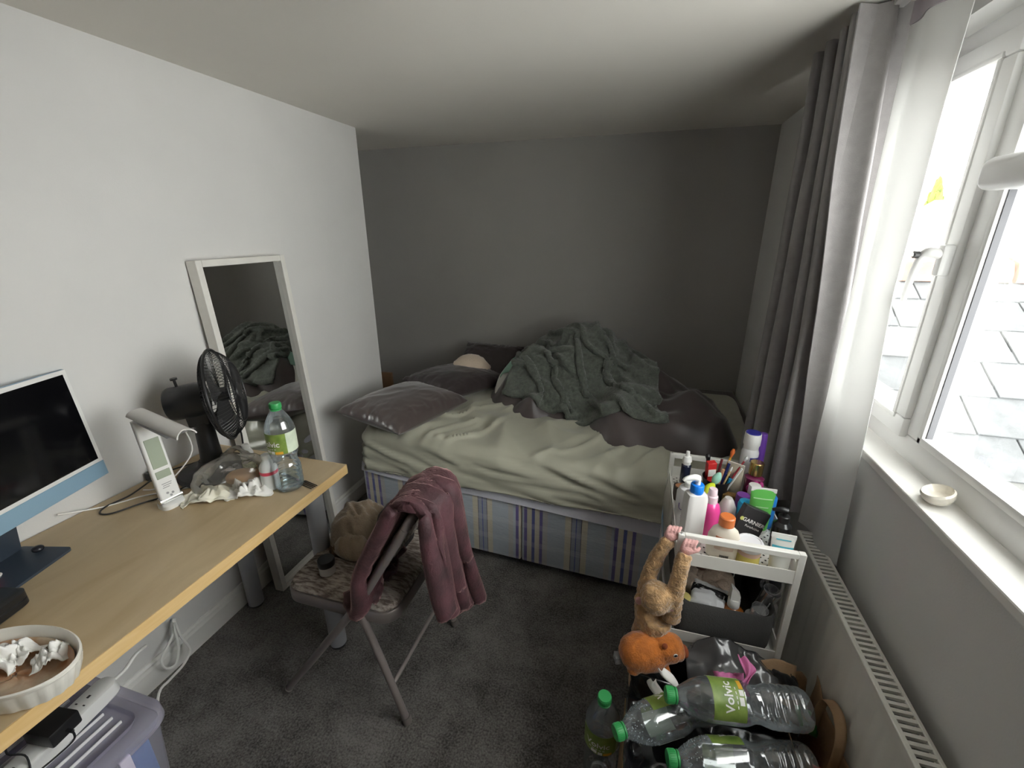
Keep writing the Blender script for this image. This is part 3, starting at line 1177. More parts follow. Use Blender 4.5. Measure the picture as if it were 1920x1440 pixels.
# ================================================================== MIRROR
mh, mwid = 1.413, .408
tilt = math.asin(.070 / mh)
mir = thing('leaning_mirror', 'tall white framed mirror leaning against the left wall', 'mirror', (-1.406, 1.192, 0), rotm(0, -tilt, 0))
m_mf = M('mirror_frame_white', (.74, .72, .67), .45, var=.03, vscale=20)
fw, fd = .024, .044
part('stile', box(-fd, 0, 0, fw, 0, mh, .0015, 1), m_mf, mir)
part('stile', box(-fd, 0, mwid - fw, mwid, 0, mh, .0015, 1), m_mf, mir)
part('rail', box(-fd, 0, fw, mwid - fw, 0, fw, .0015, 1), m_mf, mir)
part('rail', box(-fd, 0, fw, mwid - fw, mh - fw, mh, .0015, 1), m_mf, mir)
m_mirr, nt, out = _new('mirror_silver')
gl = nt.nodes.new('ShaderNodeBsdfGlossy')
gl.inputs['Color'].default_value = (.86, .87, .86, 1)
gl.inputs['Roughness'].default_value = 0
nt.links.new(gl.outputs[0], out.inputs[0])
part('glass', box(-.026, -.022, fw - .002, mwid - fw + .002, fw - .002, mh - fw + .002), m_mirr, mir, False, False)
part('backing', box(-.040, -.028, fw - .002, mwid - fw + .002, fw - .002, mh - fw + .002), M('hardboard', (.2, .13, .08), .8), mir, False, False)

# ================================================================== DESK
DX0, DX1, DY0, DY1, DZ = -1.518, -.943, -.45, 1.15, .73
desk = thing('desk', 'long birch desk with grey tube legs along the left wall', 'desk', (-1.23, .35, 0))


def m_birch(name, c1, c2, sc):
    m, nt, out = _new(name)
    b = nt.nodes.new('ShaderNodeBsdfPrincipled')
    nt.links.new(b.outputs[0], out.inputs[0])
    b.inputs['Roughness'].default_value = .38
    tc = nt.nodes.new('ShaderNodeTexCoord')
    mp = nt.nodes.new('ShaderNodeMapping')
    mp.inputs['Scale'].default_value = sc
    nt.links.new(tc.outputs['Object'], mp.inputs[0])
    n1 = nt.nodes.new('ShaderNodeTexNoise')
    n1.inputs['Scale'].default_value = 1
    n1.inputs['Detail'].default_value = 6
    n1.inputs['Distortion'].default_value = 1.2
    nt.links.new(mp.outputs[0], n1.inputs['Vector'])
    rp = nt.nodes.new('ShaderNodeValToRGB')
    rp.color_ramp.elements[0].position = .35
    rp.color_ramp.elements[1].position = .68
    rp.color_ramp.elements[0].color = (*c1, 1)
    rp.color_ramp.elements[1].color = (*c2, 1)
    nt.links.new(n1.outputs['Fac'], rp.inputs[0])
    nt.links.new(rp.outputs[0], b.inputs['Base Color'])
    return m


m_bir = m_birch('birch_veneer', (.46, .345, .20), (.56, .435, .27), (9, 3.5, 9))
m_bed = m_birch('birch_edge', (.66, .44, .19), (.72, .51, .25), (20, 6, 60))
part('top', box(DX0, DX1 - .002, DY0, DY1 - .002, DZ - .034, DZ), m_bir, desk, True, False)
part('edge_band', join(box(DX1 - .002, DX1, DY0, DY1, DZ - .034, DZ - .0005), box(DX0, DX1, DY1 - .002, DY1, DZ - .034, DZ - .0005)), m_bed, desk, True, False)
m_leg = M('leg_grey', (.40, .41, .43), .45, .3)
for lx, ly in ((-1.005, 1.037), (-1.466, 1.105), (-1.005, -.38), (-1.466, -.38)):
    l = part('leg', xf(lathe([(.030, .012), (.030, DZ - .034)], 28), (lx, ly, 0)), m_leg, desk, True)
    part('foot', xf(lathe([(.026, 0), (.028, .004), (.028, .014)], 24), (lx, ly, 0)), M('foot_black', (.02, .02, .02), .6), l, True)
    part('mounting_plate', box(lx - .04, lx + .04, ly - .04, ly + .04, DZ - .038, DZ - .033), m_leg, l, True, False)

# ================================================================== FOLDING CHAIR
chair = thing('folding_chair', 'metal folding chair with a patterned cushioned seat under the purple throw', 'chair', (-.83, 1.03, 0))
m_tau = M('chair_taupe', (.27, .235, .225), .38, .35, var=.05)


def m_chairfab():
    m, nt, out = _new('chair_fabric')
    b = nt.nodes.new('ShaderNodeBsdfPrincipled')
    nt.links.new(b.outputs[0], out.inputs[0])
    b.inputs['Roughness'].default_value = .9
    tc = nt.nodes.new('ShaderNodeTexCoord')
    mp = nt.nodes.new('ShaderNodeMapping')
    mp.inputs['Scale'].default_value = (28, 105, 60)
    mp.inputs['Rotation'].default_value = (0, 0, math.radians(6))
    nt.links.new(tc.outputs['Object'], mp.inputs[0])
    n1 = nt.nodes.new('ShaderNodeTexNoise')
    n1.inputs['Scale'].default_value = 1
    n1.inputs['Detail'].default_value = 3
    n1.inputs['Roughness'].default_value = .6
    nt.links.new(mp.outputs[0], n1.inputs['Vector'])
    rp = nt.nodes.new('ShaderNodeValToRGB')
    rp.color_ramp.elements[0].position = .40
    rp.color_ramp.elements[1].position = .60
    rp.color_ramp.elements[0].color = (.15, .115, .10, 1)
    rp.color_ramp.elements[1].color = (.47, .42, .37, 1)
    nt.links.new(n1.outputs['Fac'], rp.inputs[0])
    nt.links.new(rp.outputs[0], b.inputs['Base Color'])
    return m


m_cf = m_chairfab()
CY0, CY1 = .83, 1.262
tpath = [(-1.055, .012), (-.89, .235), (-.725, .462), (-.635, .61), (-.567, .725), (-.552, .752)]
TY_N, TY_F = .862, 1.035           # the back narrows towards its top rail
for yy, yt in ((CY0, TY_N), (CY1, TY_F)):
    t = part('side_tube', tube([(x, yy + (yt - yy) * max(0, (z - .40) / .36), z) for x, z in tpath], .0125, 12, sub=4), m_tau, chair, True)
    part('foot_cap', tube([(-1.062, yy, .002), (-1.047, yy, .022)], .0155, 12), M('rubber_taupe', (.16, .14, .13), .7), t, True)
part('top_rail', tube([(-.553, TY_N, .750), (-.545, TY_N + .010, .768), (-.541, TY_N + .035, .776), (-.540, (TY_N + TY_F) / 2, .778), (-.541, TY_F - .035, .776), (-.545, TY_F - .010, .768), (-.553, TY_F, .750)], .0125, 12, sub=5), m_tau, chair, True)
for yy, s in ((CY0 + .022, 1), (CY1 - .022, -1)):
    t = part('rear_leg', tube([(-.742, yy, .455), (-.70, yy, .335), (-.61, yy, .012)], .0120, 12, sub=3), m_tau, chair, True)
    part('foot_cap', tube([(-.607, yy, .002), (-.613, yy, .024)], .0155, 12), MATS['rubber_taupe'], t, True)
    part('pivot_link', tube([(-.742, yy - s * .018, .455), (-.742, yy + s * .006, .455)], .009, 10), M('rivet_steel', (.5, .48, .46), .35, .9), t, True)
part('stretcher', tube([(-.648, CY0 + .022, .15), (-.648, CY1 - .022, .15)], .0075, 10), m_tau, chair, True)
part('front_stretcher', tube([(-.93, CY0, .18), (-.93, CY1, .18)], .0075, 10), m_tau, chair, True)


def rrect(x0, x1, y0, y1, r, n=7):
    pts = []
    for cx, cy, a0 in ((x1 - r, y1 - r, 0), (x0 + r, y1 - r, PI / 2), (x0 + r, y0 + r, PI), (x1 - r, y0 + r, 1.5 * PI)):
        for k in range(n + 1):
            a = a0 + PI / 2 * k / n
            pts.append((cx + r * math.cos(a), cy + r * math.sin(a)))
    return pts


def stack_loops(loops):
    n = len(loops[0])
    V = [p for L in loops for p in L]
    F = []
    for i in range(len(loops) - 1):
        for k in range(n):
            a, b = i * n + k, i * n + (k + 1) % n
            F.append((a, b, b + n, a + n))
    F.append(tuple(range(n - 1, -1, -1)))
    F.append(tuple(range((len(loops) - 1) * n, len(loops) * n)))
    return np.array(V, float), F


SX0, SX1, SY0, SY1 = -1.015, -.615, .852, 1.240


def ring_(ins, z, r=.06):
    return [(x, y, z) for x, y in rrect(SX0 + ins, SX1 - ins, SY0 + ins, SY1 - ins, max(r - ins, .02))]


part('seat_pan', stack_loops([ring_(.004, .392), ring_(0, .398), ring_(0, .428), ring_(.004, .433)]), m_tau, chair, True)
part('seat_cushion', stack_loops([ring_(.010, .428), ring_(.006, .440), ring_(.014, .452), ring_(.04, .459), ring_(.10, .463), ring_(.16, .464)]), m_cf, chair, True)
# backrest pad between the side tubes
bp = []
for z, x in ((.555, -.672), (.60, -.645), (.68, -.595), (.735, -.563)):
    bp.append((x, z))
g = []
for k, off in enumerate((-.014, .014)):
    pass
ys = [CY0 + .012, CY0 + .03, CY1 - .03, CY1 - .012]
nb = np.array([-.87, .5])
P = np.zeros((12, 16, 3))
for i, s in enumerate(np.linspace(0, 1, 12)):
    x = np.interp(s, [0, .3, .7, 1], [b[0] for b in bp])
    z = np.interp(s, [0, .3, .7, 1], [b[1] for b in bp])
    for j, t in enumerate(np.linspace(0, 1, 16)):
        puff = .012 * (1 - (2 * t - 1) ** 4) * (1 - (2 * s - 1) ** 4)
        k_ = max(0, (z - .40) / .36)
        ya, yb = CY0 + (TY_N - CY0) * k_ + .013, CY1 + (TY_F - CY1) * k_ - .013
        P[i, j] = (x + nb[0] * puff, ya + t * (yb - ya), z + nb[1] * puff)
part('backrest', sheet(P, .022), m_cf, chair, True)

# purple plush throw over the backrest
n, m = 84, 92
u, v = np.meshgrid(np.linspace(0, 1, n), np.linspace(0, 1, m), indexing='ij')      # u along y, v over the rail
sx = np.interp(v, [0, .30, .40, .48, .56, 1], [-.725, -.635, -.590, -.540, -.475, -.375])
sz = np.interp(v, [0, .30, .40, .48, .56, 1], [.500, .710, .790, .812, .790, .455])
fold = np.sin(u * 2 * PI * 2.2 + 1.3 * np.sin(v * 3) + .9 + 1.4 * u * u)
spread = np.interp(v, [0, .4, .5, 1], [.22, .165, .165, .36])
yc = .945 + spread * (u - .5) + .06 * np.clip(v - .5, 0, 1) + .020 * np.sin(u * 2 * PI * 5.4 + 2 * v) + .03 * (v - .5)
amp = np.interp(v, [0, .35, .48, .6, 1], [.034, .026, .020, .042, .075])
P0 = np.stack([sx + amp * fold * np.where(v < .48, -1, 1), yc, sz + .020 * fold * np.exp(-((v - .48) / .12) ** 2) - .05 * (u - .4) * (v > .6) * 0 + .045 * np.sin(u * 5 + 1) * (v - .5) * (v > .5)], -1)
P0 += .008 * fbm(np.stack([u * 4, v * 4, u * 0], -1), 2, 21)[..., None]
caps = [((-.540, TY_N, .776), (-.540, TY_F, .776), .034)]
for z, x in ((.57, -.66), (.62, -.633), (.67, -.602), (.72, -.572)):
    caps.append(((x, CY0 + .03, z), (x, CY1 - .14, z), .024))
fl = col_boxes([((SX0, SY0, .38), (SX1, SY1, .462))], caps, 0.0, pad=.018)
pin = np.zeros((n, m), bool)
pin[:, 40:49] = True
Lu = np.linalg.norm(np.diff(P0, axis=0), axis=2).mean() * 1.18
Lv = np.linalg.norm(np.diff(P0, axis=1), axis=2).mean() * 1.03
Pp = cloth_sim(P0, Lu, Lv, fl, steps=30, iters=8, bend=.65, damp=.92, pin=pin)
rear = np.clip((v - .54) / .10, 0, 1)
kz = 1 - rear * .34 * (1 - u) ** 1.2
Pp[..., 2] = .79 + (Pp[..., 2] - .79) * kz
Pp[..., 0] = -.50 + (Pp[..., 0] + .50) * np.where(Pp[..., 0] > -.50, 1 - rear * .35 * (1 - u), 1)
m_plush = M('plush_purple', (.058, .020, .026), .7, sheen=.55, var=.55, vscale=14, bump=.25, bscale=120)
m_plush.node_tree.nodes['Principled BSDF'].inputs['Sheen Tint'].default_value = (.85, .52, .50, 1)
solo('plush_throw', sheet(Pp, .028), m_plush, 'purple plush throw draped over the back of the folding chair', 'blanket', sharp=0)


# fleece clothes on the chair seat
def lump(cx, cy, z0, rx, ry, h, seed, rot=0, n=46, fold=.012, fs=9, ex=2.4):
    u = np.linspace(-1.12, 1.12, n)
    U, V = np.meshgrid(u, u, indexing='ij')
    ra = (np.abs(U) ** ex + np.abs(V) ** ex) ** (1 / ex) + .10 * vnoise(np.stack([U * 1.6, V * 1.6, U * 0 + seed], -1), seed)
    ra = np.maximum(ra, 1e-4)
    f = np.sqrt(np.clip(1 - ra ** 2.2, 0, 1))
    Z = h * f + (f > .05) * fold * ridge(np.stack([U * fs * .25 + V * fs * .12, V * fs * .1, U * 0 + seed], -1), 2, seed) * np.clip(f * 2, 0, 1)
    k = np.clip(1.02 / np.maximum(ra, 1e-3), 0, 1)
    X, Y = U * np.where(ra > 1.02, k, 1) * rx, V * np.where(ra > 1.02, k, 1) * ry
    c, s = math.cos(rot), math.sin(rot)
    P = np.stack([cx + X * c - Y * s, cy + X * s + Y * c, z0 + Z], -1)
    return sheet(P, .004)


solo('teddy_cushion', lump(-.87, 1.085, .462, .115, .085, .045, 31, .3, fold=.004, fs=40), M('teddy_brown', (.14, .085, .05), .95, var=.6, vscale=45, bump=.8, bscale=90), 'brown mottled teddy fleece under the tan fleece on the chair', 'fleece')
solo('tan_fleece', join(lump(-.90, 1.12, .485, .10, .10, .085, 33, .5, fold=.016, fs=13), lump(-.87, 1.03, .478, .065, .045, .05, 35, -.2, fold=.006)), M('fleece_tan', (.30, .235, .17), .95, sheen=.4, var=.12, vscale=30, bump=.4, bscale=200), 'crumpled tan fleece jumper lying on the chair seat', 'clothing', sharp=0)
solo('black_bag', lump(-.77, 1.13, .462, .055, .085, .14, 37, .1, fold=.006), M('cloth_black', (.012, .011, .012), .7), 'black cloth bag between the tan fleece and the chair back', 'bag', sharp=0)
jar = thing('cream_jar', 'small white cosmetic jar with black lid on the chair seat', 'jar', (-.895, .93, .4635))
part('jar_body', lathe([(.022, 0), (.025, .003), (.025, .034), (.021, .036)], 28), M('jar_glass', (.62, .60, .55), .25), jar)
part('lid', lathe([(.026, .032), (.0265, .034), (.0265, .050), (.025, .053), (.001, .053)], 28), M('lid_black', (.015, .015, .015), .3), jar)
# ================================================================== THINGS ON THE DESK
DT = DZ
m_blk = M('plastic_black', (.012, .012, .013), .38)
m_wpl = M('plastic_white', (.78, .78, .76), .35)
m_gpl = M('plastic_grey', (.30, .30, .31), .5)
m_tiss = M('tissue_white', (.84, .83, .80), .9)
m_cabw = M('cable_white', (.84, .83, .80), .5)
m_cabb = M('cable_black', (.02, .02, .022), .5)


# ---- all-in-one computer
def imac():
    ang = math.radians(15)
    c = np.array([-1.368, .520])
    R = rotm(0, 0, ang)               # local x = out of the screen, local y = along the screen
    t = thing('desktop_computer', 'slim blue all-in-one computer with a dark screen and white bezel', 'computer', (c[0], c[1], DT), R)
    tl = rotm(0, -math.radians(4), 0)
    w, z0, z1 = .555, .092, .419
    ch = .045
    ox = -.045
    bl = M('aluminium_blue', (.30, .47, .62), .35, .25)
    dk = M('aluminium_slate', (.065, .085, .115), .35, .4)
    body = part('back_shell', xf(box(-.0115, 0, -w / 2, w / 2, z0, z1, .004), (ox, 0, 0), tl), bl, t)
    part('bezel', xf(box(-.001, .0012, -w / 2 + .001, w / 2 - .001, z0 + ch, z1 - .001, .001, 1), (ox, 0, 0), tl), M('bezel_white', (.80, .80, .78), .3), body)
    part('screen', xf(box(.0005, .0022, -w / 2 + .013, w / 2 - .013, z0 + ch + .011, z1 - .013), (ox, 0, 0), tl), M('screen_black', (.004, .004, .005), .12), body, smooth=False)
    part('chin', xf(box(-.002, .0014, -w / 2, w / 2, z0, z0 + ch, .001, 1), (ox, 0, 0), tl), bl, t)
    part('stand_neck', prism([(-.108, .004), (-.096, .004), (-.062, .20), (-.074, .20)], -.085, .045, 1), dk, t)
    part('stand_base', xf(stack_loops([[(x, y, z) for x, y in rrect(-.110, .030, -.095, .055, .012)] for z in (0, .006)])), dk, t)
    return t


pc = imac()
# two little ornaments on the stand foot
o1 = thing('red_bauble', 'tiny red and white glass bauble on the computer stand', 'ornament', (-1.405, .452, DT + .0062))
part('ball', ell((0, 0, .013), (.013, .013, .013)), M('bauble_red', (.55, .03, .04), .15, coat=.5), o1)
part('collar', lathe([(.014, 0), (.016, .003), (.012, .006)], 18), M('bauble_white', (.75, .74, .72), .3), o1)
solo('black_pebble', ell((-1.418, .545, DT + .014), (.012, .012, .008)), M('pebble', (.02, .02, .025), .2), 'tiny shiny black bead on the computer stand', 'bead')
# black hard case
hc = thing('black_case', 'flat black plastic case with rounded corners beside the computer', 'case', (-1.318, .352, DT), rotm(0, 0, .25))
part('shell', stack_loops([[(x, y, z) for x, y in rrect(-.10 + k, .10 - k, -.065 + k, .065 - k, .02)] for z, k in ((0, .004), (.004, 0), (.016, 0), (.018, .002), (.020, 0), (.034, 0), (.038, .006))]), m_blk, hc)
part('badge', xf(lathe([(.016, .0385), (.016, .0395)], 20), (-.055, -.02, 0)), M('badge_green', (.55, .70, .40), .4), hc)

# ---- oval ribbed dish with leftovers
dish = thing('oval_dish', 'white ribbed oval baking dish with sauce leftovers at the desk edge', 'dish', (-1.035, .305, DT), rotm(0, 0, math.radians(8)))
rx, ry = .130, .073
nn = 96


def ov(r_, z, rib=0.0):
    out = []
    for k in range(nn):
        a = 2 * PI * k / nn
        q = 1 + rib * (1 if k % 2 else -1)
        out.append(((rx - .10 + .10 * r_) * math.cos(a) * q * 1.0 + 0, (ry * r_) * math.sin(a) * q, z))
    return out


def ovl(s, z, rib=0.0):
    out = []
    for k in range(nn):
        a = 2 * PI * k / nn
        q = 1 + (rib if k % 4 in (1, 2) else 0)
        out.append((rx * s * math.cos(a) * q, ry * s * math.sin(a) * q, z))
    return out


m_cer = M('ceramic_white', (.78, .755, .69), .25, coat=.3)
V, F = stack_loops([ovl(.80, 0), ovl(.86, .003, .02), ovl(.93, .024, .025), ovl(.97, .040, .022), ovl(.985, .044), ovl(1.0, .046), ovl(1.0, .050), ovl(.97, .052), ovl(.94, .048), ovl(.88, .026), ovl(.80, .010), ovl(.5, .007), ovl(.1, .007)])
part('dish_body', (V, F), m_cer, dish)
u = np.linspace(0, 1, 20)
P = np.zeros((40, 14, 3))
for i in range(40):
    for j in range(14):
        a = 2 * PI * i / 39
        s = .05 + .80 * j / 13
        P[i, j] = (rx * s * math.cos(a), ry * s * math.sin(a), .0105 + .0025 * math.sin(a * 5 + j) * (j < 12) + max(0, s - .72) * .16)
part('sauce', sheet(P, .002), M('sauce_brown', (.62, .50, .36), .3, var=.8, vscale=22, col2=(.42, .17, .06)), dish)


def crumple(cx, cy, z0, rx_, ry_, h, seed, rot=0, n=40, rough=1.0):
    """screwed-up paper: folded sharp-ridged sheet resting on a surface"""
    u = np.linspace(-1, 1, n)
    U, V = np.meshgrid(u, u, indexing='ij')
    p = np.stack([U * 1.9, V * 1.9, U * 0 + seed], -1)
    Z = np.abs(vnoise(p * 1.0, seed)) * .9 + .5 * np.abs(vnoise(p * 2.3, seed + 2)) + .22 * np.abs(vnoise(p * 5, seed + 4))
    env = np.clip(1.15 - .75 * (U ** 2 + V ** 2), .08, 1)
    Z = Z * env * h * rough
    X = rx_ * (U + .26 * vnoise(p * 1.6, seed + 7))
    Y = ry_ * (V + .26 * vnoise(p * 1.6, seed + 9))
    Z = Z - Z.min()
    c, s = math.cos(rot), math.sin(rot)
    return sheet(np.stack([cx + X * c - Y * s, cy + X * s + Y * c, z0 + Z + .0015], -1), .0012)


solo('crumpled_tissue', crumple(-1.075, .318, DT + .016, .040, .030, .055, 3, .3), m_tiss, 'larger screwed-up tissue lying in the oval dish', 'tissue', 'tissues in the dish', sharp=0)
solo('crumpled_tissue', crumple(-1.005, .345, DT + .016, .026, .020, .045, 8, 1.0), m_tiss, 'smaller screwed-up tissue lying in the oval dish', 'tissue', 'tissues in the dish', sharp=0)

# ---- touch lamp with clock display
lp = thing('desk_lamp', 'white folding desk lamp with a clock display in its stem', 'lamp', (-1.297, .800, DT), rotm(0, 0, math.radians(-10)))
tilt_ = rotm(0, -math.radians(7), 0)
part('base', stack_loops([[(x, y, z) for x, y in rrect(-.030, .024, -.032, .032, .018)] for z in (0, .012)] + [[(x, y, .018) for x, y in rrect(-.024, .016, -.028, .028, .014)]]), m_wpl, lp)
part('chrome_hinge', xf(lathe([(.012, -.030), (.012, .030)], 16), (-.006, 0, .022), rotm(PI / 2, 0, 0)), M('chrome', (.7, .7, .72), .15, 1), lp)
st = part('stem', xf(stack_loops([[(x, y, z) for x, y in rrect(-.010, .008, -.027, .027, .006)] for z in (.010, .275)]), (0, 0, 0), tilt_), m_wpl, lp)
lcd = M('lcd_green', (.36, .41, .32), .25)
part('clock_display', xf(box(.0075, .0095, -.019, .019, .125, .215, .001, 1), (0, 0, 0), tilt_), lcd, st)
part('date_display', xf(box(.0075, .0095, -.019, .019, .092, .115, .001, 1), (0, 0, 0), tilt_), lcd, st)
for dy, dz, w_, h_ in ((0, .073, .026, .002), (0, .067, .022, .002), (-.004, .061, .018, .002)):
    part('printed_line', xf(box(.0078, .0087, dy - w_ / 2, dy + w_ / 2, dz, dz + h_), (0, 0, 0), tilt_), m_gpl, st, smooth=False)
for dy, dz in ((-.006, .044), (.007, .040), (.001, .034)):
    part('touch_button', xf(lathe([(.0035, 0), (.0035, .0012)], 12), tilt_ @ np.array([.008, dy, dz]), tilt_ @ rotm(0, PI / 2, 0)), m_gpl, st)
# curved head: half pipe pointing out over the desk
hp = []
n_, m_ = 14, 24
P = np.zeros((m_, n_, 3))
for i in range(m_):
    s = i / (m_ - 1)
    for j in range(n_):
        a = PI * (j / (n_ - 1) - .5) * .94
        cut = .022 * math.cos(a) * (s > .5) * 0
        P[i, j] = (-.045 + .215 * s + .024 * abs(math.sin(a)) * (1 - 2 * s) * -1 * .5, .024 * math.sin(a), .292 - .020 * s + .018 * (math.cos(a) - 1) * 1.0 + .008)
part('lamp_head', sheet(P[::-1], .0035), M('lamp_head_white', (.60, .585, .56), .5), lp)
part('led_panel', (np.array([(-.03, -.026, .276), (.135, -.026, .258), (.135, .026, .258), (-.03, .026, .276)]), [(0, 1, 2, 3)]), M('led_diffuser', (.55, .55, .56), .5), lp, smooth=False)

# ---- desk fan
fan = thing('desk_fan', 'black desk fan with wire cage standing on the desk', 'fan', (-1.345, .985, DT))
part('base', lathe([(.105, 0), (.108, .006), (.100, .016), (.06, .024), (.045, .034), (.040, .05)], 44), m_blk, fan)
part('column', lathe([(.034, .04), (.030, .10), (.027, .19)], 28), m_blk, fan)
for k in range(3):
    part('speed_button', box(.060 + .0, .074, -.03 + k * .022, -.014 + k * .022, .018, .027, .002), m_gpl, fan)
yaw = math.radians(38)                       # blows across the room towards the bed
pit = math.radians(6)
R_ = rotm(0, 0, yaw) @ rotm(0, -pit, 0)
hc_ = np.array([.022, .014, .268])


def fx(g):
    return xf(g, hc_, R_)


def ax(g):     # lathe about Z -> about local X
    return xf(g, (0, 0, 0), rotm(0, PI / 2, 0))


mot = part('motor_housing', fx(ax(lathe([(.030, -.108), (.048, -.104), (.053, -.095), (.055, -.02), (.050, .0), (.02, .004)], 36))), m_blk, fan)
part('swing_knob', fx(join(tube([(-.065, 0, .05), (-.065, 0, .076)], .004, 10), tube([(-.065, 0, .076), (-.065, 0, .082)], .010, 12))), m_blk, mot)
part('neck', fx(join(box(-.07, -.01, -.022, .022, -.085, -.045, .006))), m_blk, fan)
cg = part('cage', fx(join(tube([(.045, .148 * math.cos(a), .148 * math.sin(a)) for a in np.linspace(0, 2 * PI, 48, False)], .0045, 8, True),
                          tube([(.020, .092 * math.cos(a), .092 * math.sin(a)) for a in np.linspace(0, 2 * PI, 40, False)], .0014, 6, True),
                          tube([(.090, .100 * math.cos(a), .100 * math.sin(a)) for a in np.linspace(0, 2 * PI, 40, False)], .0014, 6, True))), m_blk, fan)
wires = []
for k in range(72):
    a = 2 * PI * k / 72
    c, s = math.cos(a), math.sin(a)
    wires.append(tube([(.094, .028 * c, .028 * s), (.094, .075 * c, .075 * s), (.080, .120 * c, .120 * s), (.045, .148 * c, .148 * s)], .0010, 4, sub=3))
    wires.append(tube([(.012, .052 * c, .052 * s), (.016, .10 * c, .10 * s), (.028, .135 * c, .135 * s), (.045, .148 * c, .148 * s)], .0010, 4, sub=3))
wo = part('cage_wires', fx(join(*wires)), m_blk, cg)
wo['kind'] = 'stuff'
part('cage_badge', fx(ax(lathe([(.030, .090), (.031, .094), (.028, .098), (.001, .099)], 28))), m_blk, cg)
m_bla = M('fan_blade', (.05, .05, .052), .25)
part('hub', fx(ax(lathe([(.022, .02), (.024, .03), (.022, .062), (.012, .068), (.001, .069)], 24))), m_blk, fan)
for k in range(3):
    P = np.zeros((10, 12, 3))
    for i in range(10):
        r1 = .020 + .108 * i / 9
        for j in range(12):
            a = 2 * PI * k / 3 + (j / 11 - .5) * (1.15 + .35 * i / 9) + .25 * i / 9
            P[i, j] = (.045 + .020 * (j / 11 - .5) * (1.2 - .3 * i / 9), r1 * math.cos(a), r1 * math.sin(a))
    part('blade', fx(sheet(P, .0018)), m_bla, fan)

# ---- water bottles: shared builder
m_pet = Mclear('pet_clear', (.95, .975, .985), .15, .95, .05, (.80, .88, .93), .26)
m_water = Mclear('water', (.86, .93, .95), .06, .5, .02, (.6, .75, .8), .15)
m_cap = M('cap_green', (.045, .36, .105), .38)
m_lgreen = M('label_green', (.13, .22, .035), .4, var=.5, vscale=24, col2=(.30, .40, .10))
m_lpale = M('label_pale', (.62, .70, .55), .4, var=.1, vscale=30)
m_lwhite = M('label_ink_white', (.85, .85, .82), .5)
m_lorange = M('label_orange', (.80, .42, .04), .5)
BP = [(.030, 0.0), (.040, .004), (.0455, .016), (.0465, .03), (.0465, .085), (.0425, .100), (.0385, .112), (.0390, .126), (.0450, .142), (.0470, .152), (.0470, .228), (.0455, .240), (.038, .262), (.026, .284), (.0165, .298), (.0140, .304), (.0140, .314)]


